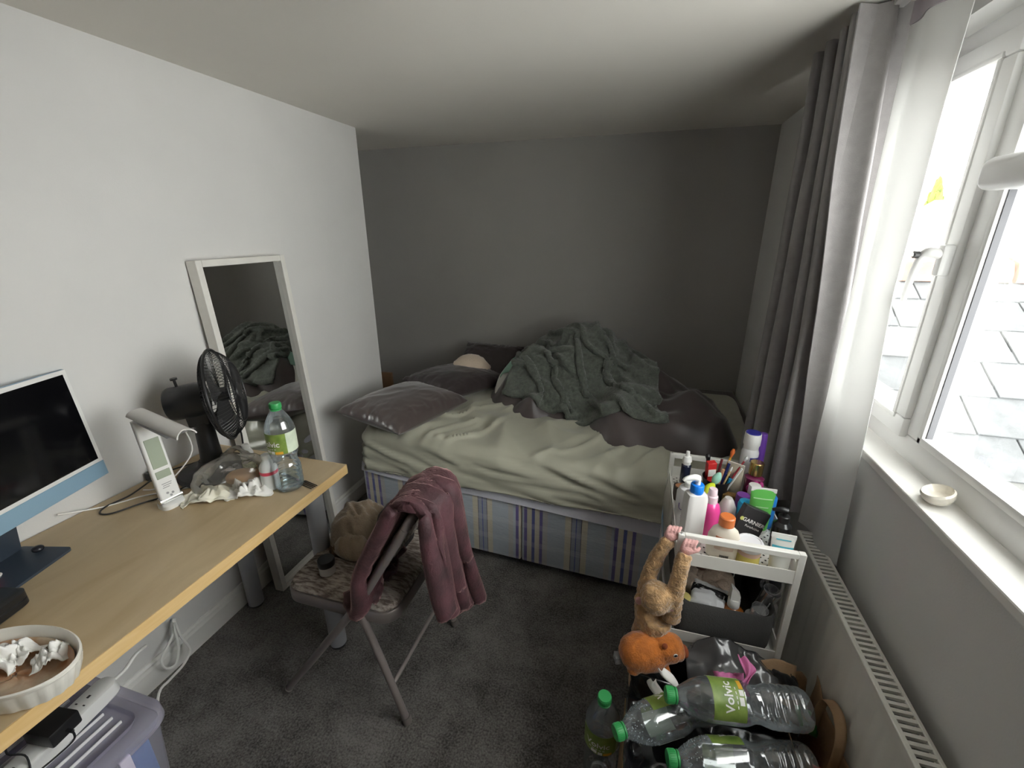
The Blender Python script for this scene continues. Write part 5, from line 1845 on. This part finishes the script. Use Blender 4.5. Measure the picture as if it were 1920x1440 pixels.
t = jarlike('violet_pot', 'low violet pot behind the cyan pot', 'pot', (.352, 1.312, TF), [(.018, 0), (.020, .003), (.020, .070), (.018, .074)], M('pot_violet', (.19, .05, .32), .35), group=GT)
t = jarlike('clear_jar', 'clear rounded jar behind the orange-capped bottle', 'jar', (.300, 1.255, TF), [(.022, 0), (.024, .003), (.024, .06), (.015, .082), (.010, .09)], M('jar_frost', (.58, .55, .53), .2), group=GT)
# brush: brown wooden block and cream cone
solo('wooden_brush', xf(box(-.035, .035, -.014, .014, 0, .045, .005), (.338, 1.355, TF + .0), rotm(0, 0, -.1)), M('wood_brown', (.20, .11, .03), .5, var=.3, vscale=20, stretch=(8, 1, 1)), 'brown wooden brush block behind the violet pot', 'brush')
t = tube_pack('cream_tube', 'cream squeeze tube leaning at the back of the tray', (.347, 1.415, TF), .05, .115, M('tube_cream', (.60, .55, .43), .5), -.5, M('tube_cream_end', (.66, .63, .55), .5), tilt=.12)
# brush pot with pens and brushes
cup = thing('brush_pot', 'black mesh pot crammed with brushes and pens', 'pot', (.285, 1.385, TF))
part('pot_wall', lathe([(.036, 0), (.042, .08), (.044, .082), (.041, .08), (.035, .004)], 32), m_blk, cup)


def stick(name, label, cat, dx, dy, L, tx, ty, r_, mat, tip=None, z0=.006):
    d = np.array([tx, ty, 1.0])
    d /= np.linalg.norm(d)
    a = np.array([.285 + dx, 1.385 + dy, TF + z0])
    t = thing(name, label, cat, a)
    part('shaft', tube([(0, 0, 0), d * L], r_, 8), mat, t)
    if tip:
        m2, l2, r2 = tip
        part('tip', tube([d * L, d * (L + l2 * .6), d * (L + l2)], [r_, r2, r2 * .4], 10, sub=3), m2, t)
    return t


stick('make_up_brush', 'orange make-up brush rising highest from the black pot', 'brush', .008, .018, .140, .22, .12, .0035, M('stick_orange', (.66, .33, .03), .4), (M('bristle_orange', (.55, .12, .02), .8), .030, .007))
stick('white_pencil', 'white pencil leaning forward out of the black pot', 'pencil', .012, -.02, .140, .38, -.05, .003, m_wpl)
stick('red_pencil', 'dark red pencil with grey tip in the black pot', 'pencil', .016, .006, .150, .42, .05, .003, M('stick_red', (.28, .03, .04), .4), (M('tip_grey', (.5, .5, .5), .4), .018, .006))
stick('blue_pen', 'bright blue pen leaning in the black pot', 'pen', .020, -.016, .085, .22, .02, .0065, M('pen_blue', (.02, .28, .60), .35))
stick('navy_pen', 'navy pen between the blue pen and red pencil', 'pen', .012, .02, .120, .20, .06, .005, M('pen_navy', (.02, .03, .14), .4))
stick('peach_brush', 'peach handled brush in the black pot', 'brush', -.002, -.006, .110, .16, .02, .0048, M('stick_peach', (.60, .34, .20), .5))
stick('wood_pencil', 'light wooden pencil in the black pot', 'pencil', .004, -.014, .115, .26, .0, .0032, M('stick_wood', (.62, .46, .22), .5), (m_wpl, .015, .003))
stick('black_brush', 'black handled brush at the back of the black pot', 'brush', -.014, .020, .120, -.12, .10, .006, m_blk, (m_blk, .02, .009))
stick('maroon_pen', 'maroon lip pencil in the black pot', 'pencil', .0, .022, .128, .10, .06, .004, M('stick_maroon', (.16, .02, .03), .4))
rb = thing('red_box', 'small red and white lip balm box standing in the black pot', 'box', (.268, 1.402, TF + .055), rotm(.1, -.08, .3))
part('carton', box(-.014, .014, -.010, .010, 0, .075, .001, 1), M('card_red', (.58, .03, .03), .4), rb)
part('white_panel', box(-.012, .012, -.0108, -.0098, .026, .052), m_lwhite, rb, smooth=False)
for nm, lab, mat, p, rot, rad_ in (('blender_sponge', 'neon yellow make-up sponge lying before the black pot', M('sponge_neon', (.62, .72, .03), .8), (.257, 1.318, TF + .075), rotm(0, 1.1, .9), (.015, .015, .024)),
                                  ('blender_sponge', 'mint make-up sponge leaning on the black pot', M('sponge_mint', (.32, .62, .50), .8), (.278, 1.348, TF + .098), rotm(0, .45, .5), (.013, .013, .022))):
    V, F = ell((0, 0, 0), rad_, None)
    V[:, :2] *= (1 - .25 * np.clip(V[:, 2:] / rad_[2], 0, 1))
    solo(nm, xf((V, F), p, rot), mat, lab, 'sponge', 'make-up sponges')
solo('hair_clips', box(.235, .285, 1.285, 1.335, TF, TF + .058, .006), M('pouch_black', (.018, .018, .022), .6), 'small black pouch under the neon sponge', 'pouch')

# clear printed sleeve hanging on the trolley side
u_ = np.linspace(0, 1, 20)
P = np.zeros((20, 20, 3))
for i in range(20):
    for j in range(20):
        P[i, j] = (TX0 - .006 - .016 * math.sin(u_[j] * 3) * (1 - .4 * u_[i]), TY0 + .09 + .26 * u_[i], .735 - .23 * u_[j])
sv = thing('plastic_sleeve', 'clear plastic sleeve with blue and red print hanging on the trolley side', 'plastic sleeve', (TX0 - .01, 1.24, .50))
part('film', sheet(P, .0008), m_film, sv, True, sharp=0)
part('blue_print', sheet(P[3:17, 9:15] - np.array([.0016, 0, 0]), .0006), M('print_blue', (.10, .24, .42), .4, var=.9, vscale=25, col2=(.45, .55, .60)), sv, True, sharp=0)
part('red_print', sheet(P[3:17, 15:18] - np.array([.0016, 0, 0]), .0006), M('print_red', (.30, .05, .05), .4, var=.6, vscale=30), sv, True, sharp=0)

# ---- basket contents
GB = 'things in the felt basket'
n = 60
pth = [P1(1293, 1090, 1.16), P1(1300, 1073, 1.20), P1(1322, 1090, 1.18), P1(1345, 1072, 1.19), P1(1362, 1095, 1.17), P1(1340, 1108, 1.14), P1(1310, 1108, 1.13)]
V, F = tube(pth, .024, 22, True, sub=10)
V = V + .004 * np.sin(np.arange(len(V)) // 22 * .9)[:, None] * np.array([.3, .3, 1]) + .003 * fbm(V * 45, 2, 4)[:, None]
solo('fleece_headband', (V, F), M('fleece_beige', (.58, .47, .38), .95, sheen=.4, bump=.5, bscale=200), 'beige ruched fleece headband in the felt basket', 'headband', GB, sharp=0)
t = jarlike('lip_pot', 'clear pot with a yellow lid at the left of the basket', 'pot', (.192, 1.085, .47), [(.018, 0), (.020, .03), (.018, .034)], M('pot_clear', (.50, .45, .40), .2), [('yellow_lid', [(.016, .033), (.017, .045), (.015, .048)], M('lid_yellow', (.70, .60, .22), .4))], group=GB)
solo('small_card', xf(box(-.02, .02, -.003, .003, 0, .05, .001), (.176, 1.066, .478), rotm(.3, -.3, .2)), M('card_cream', (.62, .59, .5), .6), 'small cream card at the front corner of the basket', 'card', GB)
pk2 = thing('monochrome_packet', 'black and white soft packet lying in the basket', 'packet', (.258, 1.105, .512), rotm(.35, .1, -.2))
V, F = pillow_geo(.095, .075, .03, 6, .04, .004, 24)
part('film', (V, F), M('packet_white', (.66, .67, .69), .35), pk2, sharp=0)
part('black_band', xf(pillow_geo(.098, .026, .031, 6, .02, .002, 20), (0, .012, .0012)), m_blk, pk2, sharp=0)
t = jarlike('amber_bottle', 'amber bottle with a white slanted spray head in the basket', 'bottle', (.318, 1.084, .440), [(.025, 0), (.028, .004), (.028, .065), (.013, .078)], M('glass_amber', (.28, .09, .015), .12, coat=.4), [('collar', [(.0145, .076), (.0155, .078), (.0155, .100), (.014, .102)], m_wpl)], group=GB)
part('spray_head', prism([(-.012, .102), (.012, .102), (.012, .118), (-.009, .142), (-.012, .142)], -.010, .010, 1), m_wpl, t)
for k, (x, y, h_, r_, mat, lab) in enumerate(((.372, 1.09, .10, .020, Mclear('cup_clear', (.85, .85, .87), .2, .7, .1, (.6, .6, .62), .3), 'clear measuring cup at the right of the basket'), (.392, 1.14, .13, .022, MATS['cup_clear'], 'taller clear cup behind the measuring cup'))):
    t = thing('clear_cup', lab, 'cup', (x, y, .435), rotm(.15, .1 + .1 * k, 0), GB)
    part('cup_wall', lathe([(r_ * .8, 0), (r_, h_), (r_ + .001, h_), (r_ * .8 + .0008, .001)], 26, True, False), mat, t)
    part('measure_mark', box(-.001, .001, -r_ - .0008, -r_ + .0004, .02, h_ * .8), m_lwhite, t, smooth=False)
solo('white_label_pot', xf(lathe([(.018, 0), (.020, .003), (.020, .055), (.018, .057)], 22), (.372, 1.088, .440)), M('pot_paper', (.62, .62, .60), .5), 'white pot inside the clear measuring cup', 'pot', GB)
t = thing('hair_tool', 'black hair styling tool standing in the basket', 'hair tool', (.335, 1.20, .42), rotm(-.12, .05, 0))
part('barrel', box(-.020, .020, -.016, .016, 0, .205, .006), m_blk, t)
part('light_bar', box(-.004, -.002, -.0168, -.0158, .10, .12), m_lwhite, t, smooth=False)
part('light_bar', box(.006, .008, -.0168, -.0158, .05, .066), m_lwhite, t, smooth=False)
t = thing('black_clutch', 'black cosmetic bag filling the back of the basket', 'bag', (.30, 1.34, .42))
part('bag_body', xf(pillow_geo(.22, .20, .16, 4, .05, .006, 30), (0, 0, .09)), MATS['cloth_black'], t, sharp=0)
solo('brown_pouch', xf(pillow_geo(.10, .10, .07, 3, .05, .004, 24), (.225, 1.24, .55), rotm(.4, .2, 0)), M('pouch_mauve', (.20, .12, .10), .8), 'dull mauve pouch behind the beige headband', 'pouch', GB, sharp=0)
for k, (px, py, y, r_) in enumerate(((1448, 1095, 1.12, .013),)):
    c = P1(px, py, y)
    t = thing('clear_goggles', 'clear plastic ring hanging over the basket side', 'ring', c)
    part('ring_loop', tube([(.026 * math.cos(a), .006 * math.sin(a * 2), .034 * math.sin(a)) for a in np.linspace(0, 2 * PI, 26, False)], .004, 8, True), MATS['cup_clear'], t)


# ================================================================== PLUSH TOYS
def fuse(g, vox=.004, smooth=6, noise=0.0, nscale=60):
    me = bpy.data.meshes.new('fuse')
    me.from_pydata(np.asarray(g[0]).tolist(), [], [list(f) for f in g[1]])
    ob = bpy.data.objects.new('fuse', me)
    COL.objects.link(ob)
    r_ = ob.modifiers.new('r', 'REMESH')
    r_.mode = 'VOXEL'
    r_.voxel_size = vox
    s_ = ob.modifiers.new('s', 'SMOOTH')
    s_.factor = .5
    s_.iterations = smooth
    dg = bpy.context.evaluated_depsgraph_get()
    m2 = bpy.data.meshes.new_from_object(ob.evaluated_get(dg))
    V = np.array([v.co[:] for v in m2.vertices])
    F = [tuple(p.vertices) for p in m2.polygons]
    if noise:
        nn_ = np.array([v.normal[:] for v in m2.vertices])
        V = V + nn_ * (noise * fbm(V * nscale, 3, 5))[:, None]
    bpy.data.objects.remove(ob)
    bpy.data.meshes.remove(me)
    bpy.data.meshes.remove(m2)
    return V, F


m_fur = M('plush_tan', (.44, .27, .13), .95, sheen=.5, var=.3, vscale=60, bump=.7, bscale=170)
m_furl = M('plush_cream', (.56, .40, .24), .95, sheen=.5, var=.2, vscale=60, bump=.6, bscale=170)
m_pink = M('plush_pink', (.62, .34, .32), .9, sheen=.3, bump=.3, bscale=200)
mk = thing('monkey_toy', 'tan plush monkey hanging by its arms from the trolley rail', 'soft toy', (.085, 1.0, .30))
hd = P1(1230, 1120, .985)
ra = [P1(1258, 1160, 1.0), P1(1264, 1125, .992), P1(1271, 1088, .997), P1(1279, 1055, 1.008), P1(1286, 1038, 1.018)]
la = [P1(1206, 1165, 1.005), P1(1205, 1125, 1.02), P1(1218, 1075, 1.035), P1(1238, 1035, 1.045), P1(1256, 1012, 1.05)]
bd = [P1(1232, 1160, .998), P1(1222, 1190, 1.004), P1(1216, 1235, 1.008)]
g = join(ell(hd, (.042, .042, .045)), tube(ra, [.024, .022, .0215, .0205, .018], 14, sub=4), tube(la, [.023, .021, .0205, .0195, .017], 14, sub=4),
         tube(bd, [.036, .042, .045], 18, sub=5), tube([P1(1204, 1160, 1.006), P1(1196, 1190, 1.012), P1(1192, 1240, 1.018), P1(1190, 1290, 1.018)], [.018, .02, .02, .018], 12, sub=4))
part('body', fuse(g, .004, 5, .0022, 90), m_fur, mk, True, sharp=0)
fc = hd + np.array([.004, .034, -.016])
part('muzzle', fuse(join(ell(fc, (.026, .020, .019)), ell(fc + np.array([0, .002, .02]), (.022, .014, .018))), .003, 4), m_furl, mk, True, sharp=0)
for s in (-1, 1):
    e = part('ear', ell(hd + np.array([s * .040, -.002, -.014]), (.015, .008, .018)), m_fur, mk, True)
    part('inner_ear', ell(hd + np.array([s * .0415, -.008, -.015]), (.010, .005, .013)), m_pink, e, True)
    part('eye', ell(hd + np.array([s * .013, .041, .000]), (.004, .003, .004)), m_blk, mk, True)
part('nose', ell(fc + np.array([0, .020, .006]), (.007, .004, .005)), M('nose_brown', (.12, .05, .03), .5), mk, True)
for pts in (ra, la):
    e = np.array(pts[-1])
    c = e + np.array([.002, .004, .010])
    fg = [ell(c, (.018, .012, .014))]
    for k in range(4):
        b0 = c + np.array([-.012 + .0085 * k, -.002, .006])
        fg.append(tube([b0, b0 + np.array([.004, .003, .014]), b0 + np.array([.010, .014, .017])], [.0052, .005, .0042], 8, sub=3))
    fg.append(tube([c + np.array([.010, -.004, -.002]), c + np.array([.024, -.002, .004]), c + np.array([.030, .006, .008])], [.006, .0055, .0045], 8, sub=3))
    part('hand', fuse(join(*fg), .0018, 2), m_pink, mk, True, sharp=0)

cp = thing('capybara_toy', 'orange plush capybara sitting on the black bin bag', 'soft toy', (.108, .960, .372), rotm(0, 0, .30))
m_or = M('plush_orange', (.50, .15, .022), .9, sheen=.5, var=.2, vscale=50, bump=.4, bscale=200)
g = join(ell((-.018, 0, .048), (.068, .048, .050), None, 30, 18, .85), ell((.040, -.004, .066), (.044, .036, .038), None, 28, 16, .85), ell((.070, -.006, .056), (.020, .028, .026)),
         tube([(-.05, -.02, .02), (-.055, -.03, .004)], .016, 10), tube([(.03, -.025, .02), (.035, -.035, .004)], .015, 10), tube([(-.05, .02, .02), (-.055, .03, .004)], .016, 10), tube([(.03, .025, .02), (.035, .035, .004)], .015, 10))
part('body', fuse(g, .004, 6, .0012, 80), m_or, cp, sharp=0)
part('snout', fuse(join(ell((.088, -.007, .055), (.010, .018, .016))), .003, 3), M('plush_rust', (.26, .06, .02), .9), cp, sharp=0)
for s in (-1, 1):
    part('ear', ell((.022, -.003 + s * .026, .100), (.008, .005, .010)), MATS['plush_rust'], cp)
    e = part('eye', ell((.050, -.004 + s * .0345, .078), (.0042, .003, .0042)), m_blk, cp)
    part('eye_ring', tube([(.050 + .0048 * math.cos(a), -.004 + s * .0345, .078 + .0048 * math.sin(a)) for a in np.linspace(0, 2 * PI, 14, False)], .0011, 6, True), m_lwhite, e)
part('care_tag', box(-.098, -.080, -.014, .010, .020, .040), Mclear('tag_film', (.9, .9, .9), .3, .7, .2, (.7, .7, .7), .5), cp, smooth=False)

# ================================================================== FLOOR: BOX, BIN BAG, PAPER BAG, BOTTLES
m_card = M('cardboard', (.30, .19, .10), .85, var=.12, vscale=14, bump=.1)
cb = thing('cardboard_box', 'open cardboard box under the lying water bottles', 'box', (.255, .77, 0))
BX0, BX1, BY0, BY1, BH = .052, .455, .60, .905, .295
tck = .005
part('base', box(BX0, BX1, BY0, BY1, 0, tck), m_card, cb, True, False)
part('panel', box(BX0, BX0 + tck, BY0, BY1, tck, BH), m_card, cb, True, False)
part('panel', box(BX1 - tck, BX1, BY0, BY1, tck, BH), m_card, cb, True, False)
part('panel', box(BX0 + tck, BX1 - tck, BY0, BY0 + tck, tck, BH), m_card, cb, True, False)
part('panel', box(BX0 + tck, BX1 - tck, BY1 - tck, BY1, tck, BH), m_card, cb, True, False)
m_bin = M('bin_liner', (.010, .010, .012), .22, spec=.7, coat=.3)
# liner filling the box, top surface crumpled
gx_ = np.linspace(BX0 + .002, BX1 - .002, 60)
gy_ = np.linspace(BY0 + .002, BY1 - .004, 44)
Xb, Yb = np.meshgrid(gx_, gy_, indexing='ij')
pb = np.stack([Xb * 14, Yb * 14, Xb * 0], -1)
Zb = .285 + .018 * ridge(pb, 2, 4) * .6 + .012 * fbm(pb * 2, 2, 7) - .0
ed = np.minimum(np.minimum(Xb - BX0, BX1 - Xb), np.minimum(Yb - BY0, BY1 - Yb))
Zb = np.where(ed < .02, Zb + .022, Zb)
Zb = np.minimum(Zb, .312)
solo('box_liner', sheet(np.stack([Xb, Yb, Zb], -1), .003), m_bin, 'crumpled black plastic liner filling the cardboard box', 'bin bag', sharp=0)
# standing bin bag behind the box
nU, nV = 96, 46
P = np.zeros((nU, nV, 3))
for i in range(nU):
    a = 2 * PI * i / (nU - 1)
    ca, sa = math.cos(a), math.sin(a)
    qd = (abs(ca) ** 3.2 + abs(sa) ** 3.2) ** (-1 / 3.2)
    for j in range(nV):
        s = j / (nV - 1)
        # outer wall up, over the rim, inner wall down
        zz = np.interp(s, [0, .08, .52, .60, .68, 1], [.004, .004, .33, .365, .345, .22])
        rr1 = np.interp(s, [0, .08, .3, .52, .60, .68, 1], [.2, .95, 1.04, 1.0, .96, .84, .12])
        P[i, j] = (.235 + .178 * rr1 * ca * qd, .968 + .060 * rr1 * sa * qd, zz)
w_ = np.clip(P[..., 2] / .2, 0, 1)
P[..., 0] += .022 * ridge(np.stack([P[..., 0] * 9, P[..., 1] * 9, P[..., 2] * 16], -1), 2, 3) * w_ * .6
P[..., 1] += .010 * ridge(np.stack([P[..., 0] * 12, P[..., 1] * 9, P[..., 2] * 16], -1), 2, 8) * w_
P[..., 2] += .014 * fbm(np.stack([P[..., 0] * 16, P[..., 1] * 16, P[..., 2] * 9], -1), 2, 6) * w_
P[-1] = P[0]
P[..., 1] = np.clip(P[..., 1], .907, 1.036)
bb = thing('bin_bag', 'open black bin bag standing between the trolley and the box', 'bin bag', (.235, .968, 0))
part('bag_body', sheet(P[::-1], .002), m_bin, bb, True, sharp=0)
# flap arching over the mouth
n_ = 40
Pf = np.zeros((n_, 24, 3))
for i in range(n_):
    u = i / (n_ - 1)
    for j in range(24):
        v = j / 23
        x = .205 + .225 * u
        zt = .440 - .04 * (2 * u - 1) ** 2
        Pf[i, j] = (x, 1.030 - .115 * v - .02 * math.sin(PI * u) * v, zt - .075 * v ** 1.6 * (.4 + .6 * math.sin(PI * u)) + .01 * math.sin(v * 6 + u * 5))
Pf += .010 * np.stack([fbm(Pf * 22, 2, 1), fbm(Pf * 22, 2, 2) * .6, fbm(Pf * 26, 2, 3)], -1)
Pf[..., 1] = np.minimum(Pf[..., 1], 1.036)
part('mouth_flap', sheet(Pf, .0016), M('bin_liner_grey', (.055, .055, .058), .25, spec=.7, coat=.4), bb, True, sharp=0)
# scraps poking out of the bag
pkp = np.zeros((22, 10, 3))
for i in range(22):
    u = i / 21
    for j in range(10):
        v = j / 9 - .5
        pkp[i, j] = np.array(P1(1392 + 14 * math.sin(u * 3), 1232 + 52 * u, .93 - .05 * u)) + np.array([.022 * v * (1 + .5 * math.sin(u * 6)), .0, .006 * math.sin(v * 9 + u * 4)])
solo('pink_ribbon', join(sheet(pkp, .002), xf(pillow_geo(.075, .05, .02, 5, .1, .006, 20), P1(1372, 1277, .905) + np.array([0, 0, -.008]), rotm(.4, 0, .2))), M('cloth_pink', (.58, .16, .36), .6), 'pink cloth strip hanging out of the bin bag', 'cloth', sharp=0)
for nm, lab, pts, w in (('white_scrap', 'curled white paper scrap nearest the green-capped bottle neck', [(1225, 1278), (1222, 1290), (1232, 1305), (1246, 1312)], .013), ('white_scrap', 'upright white paper scrap behind the lying bottle shoulder', [(1240, 1258), (1244, 1268), (1256, 1280), (1268, 1290)], .012)):
    sp_ = smooth_path([P1(a, b_, .895 - .006 * k) for k, (a, b_) in enumerate(pts)], 6)
    P = np.zeros((len(sp_), 8, 3))
    for i, c in enumerate(sp_):
        f = .35 + .65 * math.sin(PI * (i + 1) / (len(sp_) + 1))
        for j in range(8):
            v = j / 7 - .5
            P[i, j] = c + np.array([w * 2 * v * f, .018 * v * v * 4 * f, .6 * w * v * f])
    solo(nm, sheet(P, .0012), m_tiss, lab, 'paper', 'paper scraps in the bin bag', sharp=0)

# kraft paper bag
m_kr = M('kraft_paper', (.36, .235, .135), .85, var=.12, vscale=20, bump=.25, bscale=40)
kb = thing('paper_bag', 'open brown kraft paper bag with handles beside the radiator', 'paper bag', (.492, .86, 0))
KX0, KX1, KY0, KY1, KH = .468, .528, .66, 1.03, .385


def kpanel(name, a, b_, seed, h0=.002, h1=KH, flare=(0, 0)):
    n = 26
    P = np.zeros((n, n, 3))
    for i in range(n):
        for j in range(n):
            u, v = i / (n - 1), j / (n - 1)
            P[i, j] = (a[0] + (b_[0] - a[0]) * u + flare[0] * v ** 3, a[1] + (b_[1] - a[1]) * u + flare[1] * v ** 3, h0 + (h1 - h0) * v + .012 * math.sin(u * 7 + seed) * v ** 4)
    d = np.array([b_[1] - a[1], a[0] - b_[0], 0])
    d = d / np.linalg.norm(d)
    P += (d * .005)[None, None] * fbm(P * 18, 2, seed)[..., None]
    return part(name, sheet(P, .0012), m_kr, kb, True, sharp=0)


kpanel('side_panel', (KX0, KY0), (KX0, KY1), 1, flare=(-.045, 0))
kpanel('side_panel', (KX1, KY1), (KX1, KY0), 2)
kpanel('gusset', (KX0, KY1), (KX1, KY1), 3, flare=(-.02, .0))
kpanel('gusset', (KX1, KY0), (KX0, KY0), 4)
part('bag_base', box(KX0, KX1, KY0, KY1, .001, .004), m_kr, kb, True, False)
# folded-in flap and looping handles
Pk = np.zeros((16, 16, 3))
for i in range(16):
    for j in range(16):
        u, v = i / 15, j / 15
        Pk[i, j] = (.372 + .105 * u, 1.020 - .060 * v + .01 * u, .405 + .018 * math.sin(3 * u) - .085 * v)
part('torn_flap', sheet(Pk + .004 * fbm(Pk * 25, 2, 3)[..., None], .0012), m_kr, kb, True, sharp=0)
for y0, dx, top in ((.885, .0, .445), (.75, -.01, .40)):
    pts = smooth_path([(.505 + dx, y0 + .055, .30), (.508 + dx, y0 + .05, top - .03), (.513 + dx, y0 + .03, top), (.516 + dx, y0 - .01, top + .002), (.512 + dx, y0 - .045, top - .035), (.506 + dx, y0 - .055, .30)], 7)
    P = np.zeros((len(pts), 5, 3))
    for i, c in enumerate(pts):
        for j in range(5):
            P[i, j] = c + np.array([(j / 4 - .5) * .022, 0, (j / 4 - .5) * .006])
    part('handle', sheet(P, .002), m_kr, kb, True, sharp=0)
solo('red_packet', xf(pillow_geo(.05, .10, .03, 4, .05, .004, 20), (.496, .80, .305), rotm(.3, .5, .2)), M('packet_red', (.45, .02, .02), .35), 'small red packet inside the paper bag', 'packet', sharp=0)
solo('green_packet', xf(pillow_geo(.04, .06, .03, 7, .05, .004, 20), (.494, .95, .325), rotm(.2, .4, .1)), M('packet_green', (.04, .20, .04), .35), 'small dark green packet inside the paper bag', 'packet', sharp=0)
solo('black_jumper', join(lump(.436, 1.005, .345, .050, .028, .045, 61, .1, fold=.012, fs=12), box(.40, .468, .985, 1.028, .01, .35, .01)), MATS['cloth_black'], 'black cloth bundle standing between the bin bag and the radiator', 'clothing', sharp=0)

# lying bottles: local z runs from base to cap


def lie(cap, end, roll=0.0):
    z = np.array(cap, float) - np.array(end, float)
    z /= np.linalg.norm(z)
    x = np.cross((0, 0, 1), z)
    x /= np.linalg.norm(x)
    y = np.cross(z, x)
    R0_ = np.stack([x, y, z], 1)
    return R0_ @ rotm(0, 0, roll)


GL = 'empty water bottles lying on the box'
c1, e1 = np.array([.137, .826, .448]), np.array([.456, .884, .440])
bottle('empty water bottle lying on top of the two others', e1, lie(c1, e1, 0), group=GL, sc=1.0, lab_a=1.15)
c3, e3 = np.array([.150, .742, .360]), np.array([.462, .816, .355])
bottle('misted water bottle lying at the open front of the box', e3, lie(c3, e3, 0), group=GL, sc=1.0, drops=True, lab_a=2.9)
c2, e2 = np.array([.046, .772, .362]), np.array([.305, .930, .366])
bottle('misted water bottle with cap overhanging the box corner', e2, lie(c2, e2, 0), group=GL, sc=1.0, drops=True, lab_a=2.6)
bottle('green-capped water bottle standing on the carpet beside the box', (.000, .885, 0), rotm(0, .03, math.radians(-100)), sc=1.0)
